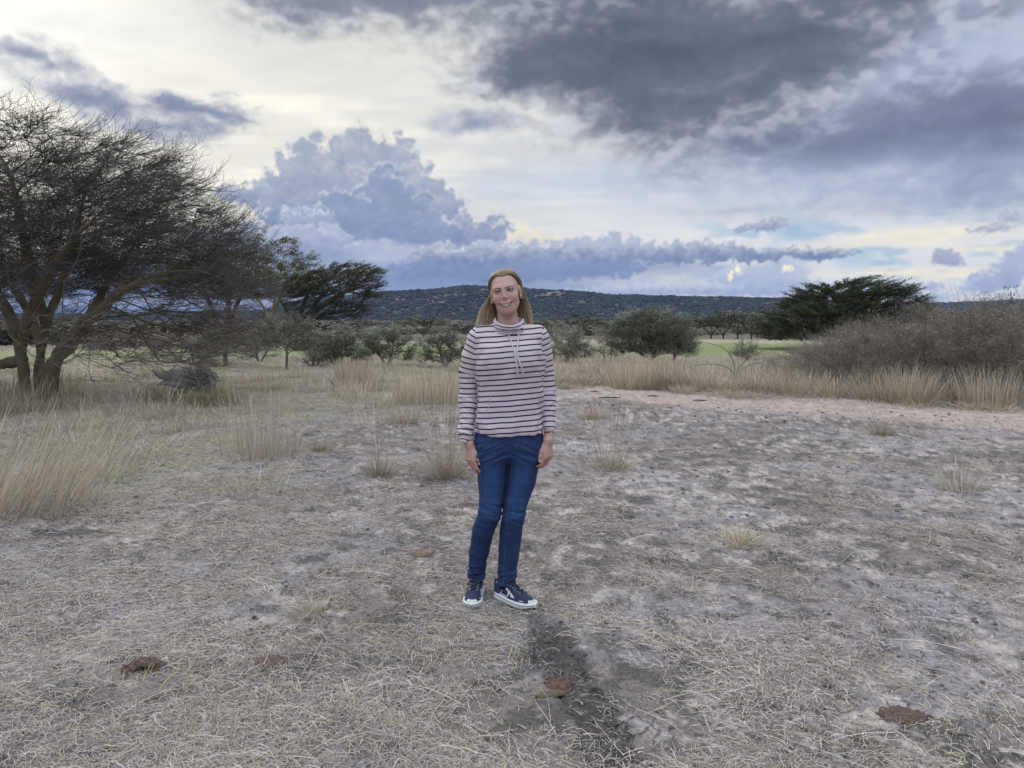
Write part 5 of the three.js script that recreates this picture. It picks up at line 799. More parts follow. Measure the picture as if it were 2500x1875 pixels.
  const fJ = (x, y, z) => { const c = Math.min(limb(x, y, z, LL, 0.008, 1.06) + 0.008 + 9 * (y > 0.135), limb(x, y, z, LR, 0.008, 1.06) + 0.008 + 9 * (y > 0.13)); return smax(fJeans(x, y, z), -c, 0.003); };
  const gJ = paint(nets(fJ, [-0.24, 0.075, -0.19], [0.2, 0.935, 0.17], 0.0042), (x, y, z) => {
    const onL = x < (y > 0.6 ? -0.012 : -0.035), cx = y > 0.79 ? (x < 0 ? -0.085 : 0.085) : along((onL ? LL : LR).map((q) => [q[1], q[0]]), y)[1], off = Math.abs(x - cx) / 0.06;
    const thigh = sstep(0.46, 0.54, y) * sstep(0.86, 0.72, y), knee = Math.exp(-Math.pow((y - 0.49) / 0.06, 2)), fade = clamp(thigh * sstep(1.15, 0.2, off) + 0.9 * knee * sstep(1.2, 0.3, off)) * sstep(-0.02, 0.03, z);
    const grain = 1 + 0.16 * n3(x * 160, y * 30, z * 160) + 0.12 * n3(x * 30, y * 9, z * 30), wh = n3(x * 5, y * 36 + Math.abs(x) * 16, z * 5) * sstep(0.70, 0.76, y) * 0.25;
    const c = mix3([0.013, 0.033, 0.108], [0.020, 0.062, 0.178], clamp(fade * 0.85 + wh + 0.12 * sstep(0.3, 0.5, y))); return c.map((v) => v * grain); });  // thigh fade is denim wash; darker shins also carry shade in the colour
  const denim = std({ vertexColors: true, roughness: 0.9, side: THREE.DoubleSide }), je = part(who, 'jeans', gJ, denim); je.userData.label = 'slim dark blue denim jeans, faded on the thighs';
  const thread = std({ color: new THREE.Color().setRGB(0.05, 0.09, 0.19), roughness: 0.9 }), thread2 = std({ color: new THREE.Color().setRGB(0.12, 0.11, 0.13), roughness: 0.9 });
  const seam = (pts, m = thread, r = 0.0011) => part(je, 'seam', drape(fJeans, pts, 0.0003, r, 5), m);
  seam([[-0.15, 0.865], [-0.146, 0.764], [-0.14, 0.637], [-0.138, 0.542], [-0.145, 0.46], [-0.174, 0.372], [-0.192, 0.271], [-0.202, 0.182], [-0.206, 0.132]]);
  seam([[0.015, 0.732], [0.01, 0.637], [0, 0.536], [-0.011, 0.441], [-0.018, 0.353], [-0.024, 0.246], [-0.027, 0.157], [-0.03, 0.1]], thread2);
  seam([[0.033, 0.833], [0.034, 0.814], [0.033, 0.795]], thread2, 0.0014); seam([[0.067, 0.851], [0.064, 0.827], [0.052, 0.808], [0.036, 0.796]], thread2, 0.0009);

  // ---- head, neck and hands: one skin
  const HC = [-0.018, 1.5865, 0.018], HR = new THREE.Euler(0.03, -0.09, 0.165, 'ZYX'), HM = new THREE.Matrix4().makeRotationFromEuler(HR), he = HM.elements;
  const toHead = (x, y, z) => { const a = x - HC[0], b = y - HC[1], c = z - HC[2]; return [a * he[0] + b * he[1] + c * he[2], a * he[4] + b * he[5] + c * he[6], a * he[8] + b * he[9] + c * he[10]]; };
  const fromHead = (x, y, z) => V(x, y, z).applyMatrix4(HM).add(V(...HC));
  const mouthY = (x) => -0.0685 + 11 * x * x, EYX = 0.0305, EYZ = 0.0685;
  const fHead = (x, y, z) => { // in the head's own frame
    const ax = Math.abs(x);
    let d = ell(x, y, z, [0, 0.026, -0.016], [0.071, 0.078, 0.09]);
    d = smin(d, ell(x, y, z, [0, -0.024, 0.026], [0.0585, 0.084, 0.062]), 0.03);
    d = smin(d, ell(x, y, z, [0, -0.072, 0.034], [0.0405, 0.034, 0.047]), 0.03);
    d = smin(d, sph(x, y, z, [0, -0.098, 0.066], 0.0145), 0.028);
    d = smin(d, cone(ax, y, z, [0.0435, -0.062, -0.004], [0.016, -0.096, 0.052], 0.0125, 0.013), 0.03);
    d = smin(d, sph(ax, y, z, [0.0385, -0.036, 0.058], 0.0205), 0.022);       // raised cheeks
    d = smin(d, cone(ax, y, z, [0.012, 0.0165, 0.079], [0.042, 0.0165, 0.064], 0.0095, 0.007), 0.018); // brow
    d = smax(d, -sph(ax, y, z, [EYX, -0.001, 0.094], 0.0135), 0.014);
    d = smin(d, cone(x, y, z, [0, 0.006, 0.083], [0, -0.030, 0.0965], 0.0052, 0.0074), 0.012);
    d = smin(d, sph(ax, y, z, [0.0088, -0.0335, 0.0875], 0.0056), 0.007);
    d = smax(d, -sph(ax, y, z, [0.0052, -0.0405, 0.0925], 0.0028), 0.003);
    // lids with a narrow slit
    const slit = Math.abs(y + 0.0008 - 0.005 * (1 - Math.pow((ax - EYX) / 0.014, 2)) * 0.5) - 0.0026 * Math.sqrt(Math.max(0, 1 - Math.pow((ax - EYX) / 0.0135, 2)));
    d = smin(d, smax(sph(ax, y, z, [EYX, -0.0005, EYZ], 0.0146), -slit, 0.0015), 0.004);
    // smiling mouth: lips round an opening
    const my = mouthY(x), in_ = Math.pow(Math.max(0, 1 - Math.pow(x / 0.031, 2)), 0.7);
    d = smin(d, ell(x, y - 11 * x * x, z, [0, -0.0625, 0.0785], [0.030, 0.0046, 0.012]), 0.007);
    d = smin(d, ell(x, y - 11 * x * x, z, [0, -0.0775, 0.076], [0.024, 0.0055, 0.012]), 0.007);
    d = smax(d, -Math.max(Math.abs(y - my + 0.001) - 0.0068 * in_, Math.abs(x) - 0.0305, 0.066 - z), 0.002);
    const fold = Math.abs(ax - 0.021 + 0.46 * (y + 0.035)); d += 0.0014 * Math.exp(-Math.pow(fold / 0.004, 2)) * sstep(-0.085, -0.07, y) * sstep(-0.03, -0.042, y) * sstep(0.03, 0.06, z);
    // ears
    let e = ell(ax, y, z, [0.0725, -0.006, -0.008], [0.0085, 0.029, 0.0175]); e = smax(e, -ell(ax, y, z, [0.0825, -0.002, -0.004], [0.006, 0.018, 0.009]), 0.005); e = smin(e, sph(ax, y, z, [0.0705, -0.033, -0.002], 0.007), 0.008);
    return smin(d, e, 0.006); };
  const fSkin = (x, y, z) => { const q = toHead(x, y, z); let d = fHead(q[0], q[1], q[2]); const nk = smin(cone(x, y, z, [-0.011, 1.50, -0.012], [0.0, 1.39, -0.02], 0.049, 0.053), cone(x, y, z, [0, 1.40, -0.02], [0, 1.35, -0.02], 0.056, 0.075), 0.03); d = smin(d, nk, 0.02); const c = Math.hypot(x + 0.004, y - 1.425, z - 0.036); return d - 0.0; };
  const SK = [0.55, 0.345, 0.28], lip = [0.40, 0.17, 0.155], browC = [0.16, 0.10, 0.065];
  const skinC = (x, y, z) => {
    const [a, b, c] = toHead(x, y, z), ax = Math.abs(a); let col = SK.map((v) => v * (1 + 0.05 * n3(x * 40, y * 40, z * 40)));
    if (b > -0.13) {
      col = mix3(col, [0.50, 0.235, 0.19], 0.5 * Math.exp(-(Math.pow((ax - 0.04) / 0.018, 2) + Math.pow((b + 0.035) / 0.018, 2))) * (c > 0 ? 1 : 0)); col = mix3(col, [0.49, 0.24, 0.2], 0.4 * Math.exp(-(Math.pow(a / 0.012, 2) + Math.pow((b + 0.03) / 0.012, 2))) * (c > 0.07 ? 1 : 0));
      if (c > 0.03) {
        const my = b - 11 * a * a; if (ax < 0.0315) { const up = Math.abs(my + 0.0628) / 0.0036, dn = Math.abs(my + 0.0772) / 0.0048; col = mix3(col, lip, 0.85 * Math.max(sstep(1.1, 0.7, up) * (ax < 0.03 ? 1 : 0), sstep(1.1, 0.7, dn) * sstep(0.03, 0.022, ax))); }
        if (c < 0.0745 && my < -0.0635 && my > -0.075 && ax < 0.03) col = [0.10, 0.03, 0.03];
        const bt = (ax - 0.012) / 0.036, by = 0.0125 + 0.0058 * Math.sin(clamp(bt) * 2.6) - 0.004 * bt; if (bt > -0.05 && bt < 1.05) col = mix3(col, browC, 0.9 * sstep(0.0038 * (1.15 - 0.75 * bt), 0.0008, Math.abs(b - by)));
        const ex = (ax - EYX) / 0.0145; if (Math.abs(ex) < 1.05 && c > 0.06) { const ly = -0.0008 + 0.0018 + 0.0030 * Math.sqrt(Math.max(0, 1 - ex * ex)); col = mix3(col, [0.30, 0.155, 0.13], 0.5 * sstep(0.013, 0.003, Math.abs(b + 0.001))); col = mix3(col, [0.04, 0.027, 0.022], 0.97 * sstep(0.0046, 0.0020, Math.abs(b - ly))); col = mix3(col, [0.16, 0.08, 0.07], 0.75 * sstep(0.003, 0.001, Math.abs(b - ly + 0.0056))); ; }  // socket shade painted into the skin first, then the lash lines
      }
    }
    return col; };
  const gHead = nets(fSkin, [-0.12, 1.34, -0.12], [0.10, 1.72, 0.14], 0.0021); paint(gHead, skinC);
  // a hand hanging down: w wrist, u towards the thumb, n out of the palm
  const hand = (w, u, n, dn, curl, el) => {
    const P = (a, b, c) => [w[0] + u[0] * a + dn[0] * b + n[0] * c, w[1] + u[1] * a + dn[1] * b + n[1] * c, w[2] + u[2] * a + dn[2] * b + n[2] * c], bones = [], nails = [];
    const F = [[0.029, 0.088, 0.0082, [0.040, 0.024, 0.019], 0.08], [0.0095, 0.093, 0.0084, [0.044, 0.028, 0.020], 0.02], [-0.010, 0.089, 0.0080, [0.041, 0.026, 0.019], -0.03], [-0.028, 0.080, 0.0070, [0.031, 0.020, 0.017], -0.10]];
    F.forEach(([a, b, r, len, sp], i) => { let q = [a, b, 0], ang = curl[0] * (1 + 0.12 * i), L = []; L.push([...P(...q), r * 1.08]); len.forEach((l, j) => { q = [q[0] + sp * l * Math.cos(ang), q[1] + l * Math.cos(ang), q[2] + l * Math.sin(ang)]; ang += curl[j + 1] ?? 0; L.push([...P(...q), r * (1 - 0.10 * (j + 1))]); }); bones.push(L); nails.push([P(q[0], q[1] - 0.004 * Math.cos(ang) + 0.004 * Math.sin(ang), q[2] - 0.006), 0.0062]); });
    const T = [[...P(0.020, 0.026, 0.012), 0.0125], [...P(0.037, 0.056, 0.020), 0.0105], [...P(0.042, 0.083, 0.022), 0.0090], [...P(0.042, 0.106, 0.021), 0.0076]];
    const ua = P(0.043, 0.107, 0.014); nails.push([[T[3][0] + u[0] * 0.0045 - n[0] * 0.005, T[3][1] + 0.001, T[3][2] + u[2] * 0.0045 - n[2] * 0.005], 0.0066]);
    const f = (x, y, z) => {
      const rx = x - w[0], ry = y - w[1], rz = z - w[2], a = rx * u[0] + ry * u[1] + rz * u[2], b = rx * dn[0] + ry * dn[1] + rz * dn[2], c = rx * n[0] + ry * n[1] + rz * n[2];
      const hw = lerp(0.025, 0.039, sstep(0, 0.07, b)), palm = smax((Math.pow(Math.pow(Math.abs(a) / hw, 2.8) + Math.pow(Math.abs(c - 0.001) / 0.0145, 2.2), 1 / 2.5) - 1) * 0.013, Math.max(b - 0.088, -b - 0.005), 0.012);
      let d = smin(palm, cone(x, y, z, el, w, 0.0255, 0.0235), 0.02);
      for (const L of bones) d = smin(d, limb(x, y, z, L, 0.003), 0.0075);
      d = smin(d, limb(x, y, z, T, 0.006), 0.009);
      d -= 0.0016 * Math.exp(-Math.pow((b - 0.088) / 0.008, 2)) * sstep(0, -0.01, c) * (0.5 + 0.5 * Math.cos((a - 0.01) / 0.0195 * 6.283));
      return d; };
    const all = [...bones.flat(), ...T, [...w, 0.04], [...el, 0.04]], lo = [0, 1, 2].map((k) => Math.min(...all.map((q) => q[k])) - 0.03), hi = [0, 1, 2].map((k) => Math.max(...all.map((q) => q[k])) + 0.03);
    return paint(nets(f, lo, hi, 0.0024), (x, y, z) => { let col = SK.map((v) => v * (0.98 + 0.06 * n3(x * 60, y * 60, z * 60))); const b = (x - w[0]) * dn[0] + (y - w[1]) * dn[1] + (z - w[2]) * dn[2]; col = mix3(col, [0.50, 0.25, 0.2], 0.4 * sstep(0.06, 0.12, b)); for (const [q, r] of nails) col = mix3(col, [0.72, 0.55, 0.52], 0.9 * sstep(r, r * 0.75, Math.hypot(x - q[0], y - q[1], z - q[2]))); return col; }); };
  const norm = (v) => { const l = Math.hypot(...v); return v.map((q) => q / l); }, cr = (a, b) => [a[1] * b[2] - a[2] * b[1], a[2] * b[0] - a[0] * b[2], a[0] * b[1] - a[1] * b[0]];
  const axes = (dn, u0) => { dn = norm(dn); const k = u0[0] * dn[0] + u0[1] * dn[1] + u0[2] * dn[2], u = norm(u0.map((q, i) => q - k * dn[i])); return [dn, u]; };
  const wl = [-0.202, 0.822, 0.032], wr = [0.198, 0.842, 0.042];
  const [dl, ul] = axes([0.12, -1, 0.06], [0.62, 0, 0.78]), nl = cr(ul, dl).map((q) => q); // her right hand: palm to the thigh
  const [dr, ur] = axes([-0.02, -1, 0.06], [-0.62, 0, 0.78]), nr = cr(dr, ur);
  if (nl[0] < 0) nl.forEach((_, i) => { nl[i] = -nl[i]; }); if (nr[0] > 0) nr.forEach((_, i) => { nr[i] = -nr[i]; });
  const gHl = hand(wl, ul, nl, dl, [0.22, 0.42, 0.32], [-0.213, 0.90, 0.012]), gHr = hand(wr, ur, nr, dr, [0.42, 0.75, 0.55], [0.2, 0.925, 0.022]);
  const skinMat = new THREE.MeshPhysicalMaterial({ vertexColors: true, roughness: 0.55, sheen: 0.2, sheenRoughness: 0.5, sheenColor: new THREE.Color(0.5, 0.3, 0.25) });
  const body = part(who, 'body', mergeGeometries([gHead, gHl, gHr]), skinMat);
  const eyeMat = std({ vertexColors: true, roughness: 0.15 });
  for (const s of [-1, 1]) { const g = new THREE.SphereGeometry(0.0125, 24, 18); paint(g, (x, y, z) => { const r = Math.hypot(x + 0.001, y) ; return z > 0 && r < 0.0068 ? (r < 0.003 ? [0.01, 0.01, 0.01] : [0.045, 0.05, 0.05]) : [0.33, 0.29, 0.27]; }); g.applyMatrix4(HM); const p = fromHead(s * EYX, -0.0005, EYZ); g.translate(p.x, p.y, p.z); part(body, 'eye', g, eyeMat); }
  { const pos = [], idx = [], n = 24; for (let i = 0; i <= n; i++) { const x = lerp(-0.0265, 0.0265, i / n), top_ = mouthY(x) + 0.006, hgt = 0.0112 * Math.sqrt(Math.max(0.05, 1 - Math.pow(x / 0.028, 2))), z = 0.0828 - 12 * x * x + 0.0004 * Math.cos(x * 900); for (const k of [0, 1]) { const p = fromHead(x, top_ - k * hgt, z); pos.push(p.x, p.y, p.z); } if (i) { const q = i * 2; idx.push(q - 2, q - 1, q, q - 1, q + 1, q); } } part(body, 'teeth', geom(pos, idx), std({ color: new THREE.Color().setRGB(0.84, 0.80, 0.74), roughness: 0.3, side: THREE.DoubleSide })); }
  const gold = std({ color: new THREE.Color().setRGB(0.85, 0.72, 0.5), metalness: 0.9, roughness: 0.25 });
  for (const s of [-1, 1]) { const g = new THREE.TorusGeometry(0.0062, 0.0017, 8, 18); const p = fromHead(s * 0.0735, -0.0425, 0.003); g.rotateY(0.6 * s); g.translate(p.x, p.y, p.z); part(who, 'earring', g, gold); }

  // ---- hair: a cap over the skull and long strands falling behind the shoulders
  {
    const r = rng(808), o = buf(), H = [[0.17, 0.115, 0.07], [0.29, 0.205, 0.13], [0.43, 0.32, 0.215], [0.54, 0.42, 0.29], [0.70, 0.58, 0.43]];
    const fCap = (x, y, z) => { const [a, b, c] = toHead(x, y, z), ax = Math.abs(a); let d = ell(a, b, c, [0, 0.026, -0.017], [0.0728, 0.0805, 0.0918]); d = smin(d, ell(a, b, c, [0, -0.03, -0.05], [0.064, 0.08, 0.055]), 0.03);
      const line = c > -0.004 ? Math.max(0.086 - 11.5 * ax * ax, -0.005) : -0.09; // hairline: high at the parting, down to the temples
      d = smax(d, (line - b) * 0.7, 0.004);
      return smax(d, (-0.075 - b), 0.01); };
    const cap = paint(nets(fCap, [-0.12, 1.48, -0.14], [0.10, 1.72, 0.12], 0.003), (x, y, z) => { const k = 0.8 + 0.35 * n3(x * 70, y * 14, z * 70); return [0.30 * k, 0.215 * k, 0.135 * k]; });
    const strand = (pts, rad, col) => { const c = new THREE.CatmullRomCurve3(pts), P = [], R = [], n = 13; for (let i = 0; i <= n; i++) { const t = i / n, q = c.getPoint(t); P.push([q.x, q.y, q.z]); R.push(rad * (1 - 0.55 * Math.pow(t, 3))); } const k = 0.8 + 0.4 * r(); tube(o, P, R, 3, (x, y) => { const d = sstep(1.56, 1.66, y), e = sstep(1.62, 1.42, y); const g = 0.9 + 0.3 * e - 0.12 * d; return [col[0] * k * g, col[1] * k * g, col[2] * k * g * (0.92 + 0.05 * e)]; }); };
    const S = (a, b, c, g = 0) => fromHead(a * (0.0725 + g), 0.026 + b * (0.080 + g), -0.017 + c * (0.0915 + g)); // on the skull, unit direction
    for (const s of [-1, 1]) for (let i = 0; i < 1700; i++) {
      const t = Math.pow(r(), 0.8), u = r(), g = 0.001 + 0.006 * r(); // t: from the forehead (0) to the crown (1) along the parting
      const th = lerp(1.0, -0.75, t), rootX = 0.012 * (r() - 0.5) + 0.006; // direction in the middle plane
      const p0 = S(rootX / 0.08, Math.cos(th * 1.0), Math.sin(th), g * 0.5);
      const back = lerp(0.54, -0.75, t) - 0.3 * u * (1 - t);
      const n1 = V(s * 0.5, 0.62, Math.sin(th) * 0.76).normalize(), n2_ = V(s * 0.95, 0.26, back * 0.95).normalize(), n3_ = V(s * 0.95, -0.34, back * 0.7 - 0.3).normalize();
      const p1 = S(n1.x, n1.y, n1.z, g + 0.0025), p2 = S(n2_.x, n2_.y, n2_.z, g + 0.004), p3 = S(n3_.x, n3_.y, n3_.z, g + 0.004 + 0.012 * u);
      const out = r(), inner = r(); // fall behind the shoulder
      const ex = s < 0 ? lerp(-0.168, -0.05, Math.pow(inner, 1.2)) : lerp(0.118, 0.035, Math.pow(inner, 1.3)), ey = s < 0 ? 1.385 + 0.02 * r() : 1.395 + 0.02 * r();
      const ez = lerp(-0.045, -0.085, r()) + (s < 0 ? 0.045 * (1 - inner) : 0.02 * (1 - inner)), mid = V(lerp(p3.x, ex, 0.55) + s * 0.018 * r(), lerp(p3.y, ey, 0.5), lerp(p3.z, ez, 0.6) - 0.008);
      strand([p0, p1, p2, p3, mid, V(ex + (r() - 0.5) * 0.012, ey, ez)], 0.0007 + 0.0009 * r(), H[Math.floor(5 * clamp(0.5 + 0.45 * n2(t * 9 + s, u * 3 + inner * 5) + 0.35 * (r() - 0.5) + 0.3 * (0.5 - inner), 0, 0.999))]);
    }
    for (let i = 0; i < 420; i++) { // back curtain behind the neck
      const a = (r() - 0.5) * 2, p0 = S(0.12 * a, 0.86, -0.45, 0.002), p1 = S(0.55 * a, 0.35, -0.85, 0.004), p2 = S(0.62 * a, -0.35, -0.8, 0.004); strand([p0, p1, p2, V(HC[0] + 0.075 * a, 1.47, -0.062), V(-0.015 + 0.115 * a, 1.38, -0.075)], 0.0016, H[1 + Math.floor(r() * 2)]);
    }
    for (let i = 0; i < 40; i++) { const s = r() < 0.6 ? -1 : 1, b = -0.1 - 0.5 * r(), p0 = S(s * 0.9, 0.1, b, 0.003), p1 = S(s * 0.95, -0.5, b * 0.6, 0.008), q = 1.44 + 0.03 * r(); strand([p0, p1, V(p1.x + s * (0.012 + 0.02 * r()), (p1.y + q) / 2, -0.03), V(p1.x + s * (0.02 + 0.03 * r()), q, -0.035), V(p1.x + s * (0.015 + 0.04 * r()), 1.39 + 0.02 * r(), -0.04)], 0.0006, H[4]); } // stray hairs
    const hairMat = std({ vertexColors: true, roughness: 0.5 });
    const h = part(who, 'hair', mergeGeometries([cap, (() => { const g = built(o); return g; })()]), hairMat); h.userData.label = 'long straight dark blond hair parted in the middle';
  }

  // ---- running shoes
  const shoeParts = (() => {
    const HW = [[0.136, 0.004, 0.006], [0.130, 0.004, 0.022], [0.112, 0.003, 0.0385], [0.08, 0.001, 0.0465], [0.045, -0.001, 0.0465], [0.0, -0.003, 0.0385], [-0.05, -0.001, 0.0345], [-0.09, 0, 0.0355], [-0.115, 0, 0.029], [-0.130, 0, 0.014], [-0.134, 0, 0.004]];
    const TOP = [[0.136, 0.030], [0.115, 0.047], [0.08, 0.060], [0.04, 0.077], [0.0, 0.096], [-0.03, 0.112], [-0.06, 0.118], [-0.1, 0.112], [-0.134, 0.10]];
    const base = (z) => 0.016 * Math.pow(sstep(0.055, 0.14, z), 1.4) + 0.010 * sstep(-0.09, -0.136, z), rim = (z) => 0.030 + 0.012 * sstep(0.0, -0.12, z) + 0.003 * sstep(0.09, 0.13, z);
    const fSole = (x, y, z) => { const [, cx, hw] = along(HW, z), e = hw + 0.004 - 0.003 * Math.pow((y - 0.018) / 0.018, 2); let d = Math.abs(x - cx) - e; d = Math.max(d, z - 0.1375, -z - 0.1365); d = smax(d, base(z) - y, 0.008); d = smax(d, y - rim(z) - 0.004 * sstep(0.02, 0.04, Math.abs(x)), 0.006); return d + 0.0012 * sstep(0.002, 0, Math.abs(y - 0.021 - 0.3 * base(z))); };
    const fUp = (x, y, z) => { const [, cx, hw0] = along(HW, z), h = along(TOP, z)[1], hw = hw0 * 0.99, yy = (y - 0.008) / (h - 0.008), r = Math.pow(Math.pow(Math.abs(x - cx) / hw, 2.5) + Math.pow(Math.abs(Math.max(yy, 0)), 2.1), 1 / 2.3); let d = (r - 1) * Math.min(hw, 0.03); d = Math.max(d, 0.012 - y); d = smax(d, -cone(x, y, z, [0, 0.082, -0.066], [0, 0.16, -0.07], 0.03, 0.04, 1.35), 0.008); return d - 0.0006 * n3(x * 60, y * 60, z * 60); };
    const gUp = nets(fUp, [-0.055, 0.005, -0.142], [0.055, 0.13, 0.142], 0.0024, 2.4), gSole = nets(fSole, [-0.06, -0.006, -0.145], [0.06, 0.055, 0.145], 0.0024, 2.4);
    const seg = (px, py, a, b, w) => { const dx = b[0] - a[0], dy = b[1] - a[1], t = clamp(((px - a[0]) * dx + (py - a[1]) * dy) / (dx * dx + dy * dy)); return Math.hypot(px - a[0] - dx * t, py - a[1] - dy * t) < w * (1 - 0.4 * t); };
    const which = (x, y, z) => {
      if (z > 0.103 + 0.18 * Math.abs(x) - 0.35 * (0.045 - y) * 0.3 && y < 0.046 && Math.abs(x - 0.003) < 0.020 + (0.046 - y) * 0.9) return 1; // toe guard
      if (Math.abs(x) > 0.017 && z < 0.06) { const p = [z, y]; // side mark: a slanting chevron of two strokes
        if (seg(...p, [-0.028, 0.078], [0.0, 0.065], 0.0045) || seg(...p, [-0.006, 0.068], [-0.016, 0.044], 0.0062) || (y > 0.046 && y < 0.066 && z > 0.004 && z < 0.036 && (y - 0.046) < (0.036 - z) * 0.72)) return 2;
        if (z < -0.058 && z > -0.068 + (y - 0.04) * 0.3 && y < 0.08 && y > 0.04) return 3; if (z > -0.075 && z < -0.02 && y < 0.05 - (z + 0.075) * 0.12) return 3; if (y > 0.095 && z > -0.045 && z < -0.02) return 3; if (y > 0.088 && z < -0.09 && z > -0.112) return 3; }
      if (Math.abs(x) > 0.024 && z > 0.066 && z < 0.088 && y < 0.043 && y > 0.0385) return 2;
      return 0; };
    const [a, b, c, d, c2, d2, c3] = split(gUp, 7, (x, y, z) => { const k = which(x, y, z); return k === 2 ? (z > 0.062 ? 6 : x < 0 ? 4 : 2) : k === 3 && x < 0 ? 5 : k; }), la = buf(), ey = buf(), topY = (x, z) => { let y = 0.14; for (let i = 0; i < 60; i++) { const q = fUp(x, y, z); if (q < 0.0005) break; y -= q * 0.6; if (y < 0.02) break; } return y; };
    for (let i = 0; i < 6; i++) { const z = 0.052 - i * 0.0145, w = 0.0155 + 0.0007 * i, P = [], Q = []; for (let k = 0; k <= 8; k++) { const t = k / 8 * 2 - 1, x = t * w, zz = z + 0.006 * t * (i % 2 ? 1 : -1); P.push([x, topY(x, zz) + 0.0022, zz]); Q.push(0.0026); } tube(la, P, Q, 5, [1, 1, 1]); for (const s of [-1, 1]) { const x = s * (w + 0.0025), y = topY(x, z) + 0.0006; tube(ey, [[x, y - 0.001, z], [x + s * 0.0006, y + 0.0016, z]], [0.0028, 0.0022], 7, [1, 1, 1]); } }
    for (const s of [-1, 1]) { const P = [], Q = []; for (let k = 0; k <= 16; k++) { const t = k / 16 * 6.283, x = s * (0.013 + 0.017 * (1 - Math.cos(t)) * 0.75), z = -0.018 + 0.011 * Math.sin(t) + 0.020 * (1 - Math.cos(t)) * 0.5; P.push([x, Math.max(topY(Math.min(0.03, Math.abs(x)) * s, z) + 0.005, 0.05), z]); Q.push(0.0024); } tube(la, P, Q, 5, [1, 1, 1]); }
    const line = split(gSole, 2, (x, y, z) => Math.abs(y - rim(z) + 0.0085) < 0.0014 && z > -0.125 ? 1 : 0);
    return { a, b, c, d, c2, d2, c3, sole: line[0], line: line[1], laces: built(la), eyelets: built(ey) }; })();
  const navy = std({ color: new THREE.Color().setRGB(0.03, 0.036, 0.085), roughness: 0.9 }), white = std({ color: new THREE.Color().setRGB(0.74, 0.76, 0.76), roughness: 0.6 }), mint = std({ color: new THREE.Color().setRGB(0.62, 0.69, 0.60), roughness: 0.6 }), grey = std({ color: new THREE.Color().setRGB(0.42, 0.44, 0.52), roughness: 0.5 }), lace = std({ color: new THREE.Color().setRGB(0.018, 0.02, 0.045), roughness: 0.9 });
  for (const [x, y, z, turn, m] of [[-0.178, 0.001, 0.005, -0.10, 1], [0.028, 0.001, 0.052, 0.83, 1]]) {
    const s = new THREE.Group(); s.name = 'shoe'; s.position.set(x, y, z); s.rotation.y = turn; who.add(s);
    part(s, 'upper', shoeParts.a, navy); part(s, 'toe_guard', shoeParts.b, mint); part(s, 'logo', shoeParts.c, white); part(s, 'logo', shoeParts.c2, white); part(s, 'trim', shoeParts.d, grey).userData.kind = 'stuff'; part(s, 'trim', shoeParts.d2, grey).userData.kind = 'stuff'; part(s, 'reflector', shoeParts.c3, grey).userData.kind = 'stuff';
    part(s, 'sole', shoeParts.sole, white); part(s, 'sole_stripe', shoeParts.line, navy).userData.kind = 'stuff'; part(s, 'laces', shoeParts.laces, lace).userData.kind = 'stuff'; part(s, 'eyelets', shoeParts.eyelets, white).userData.kind = 'stuff';
  }
}

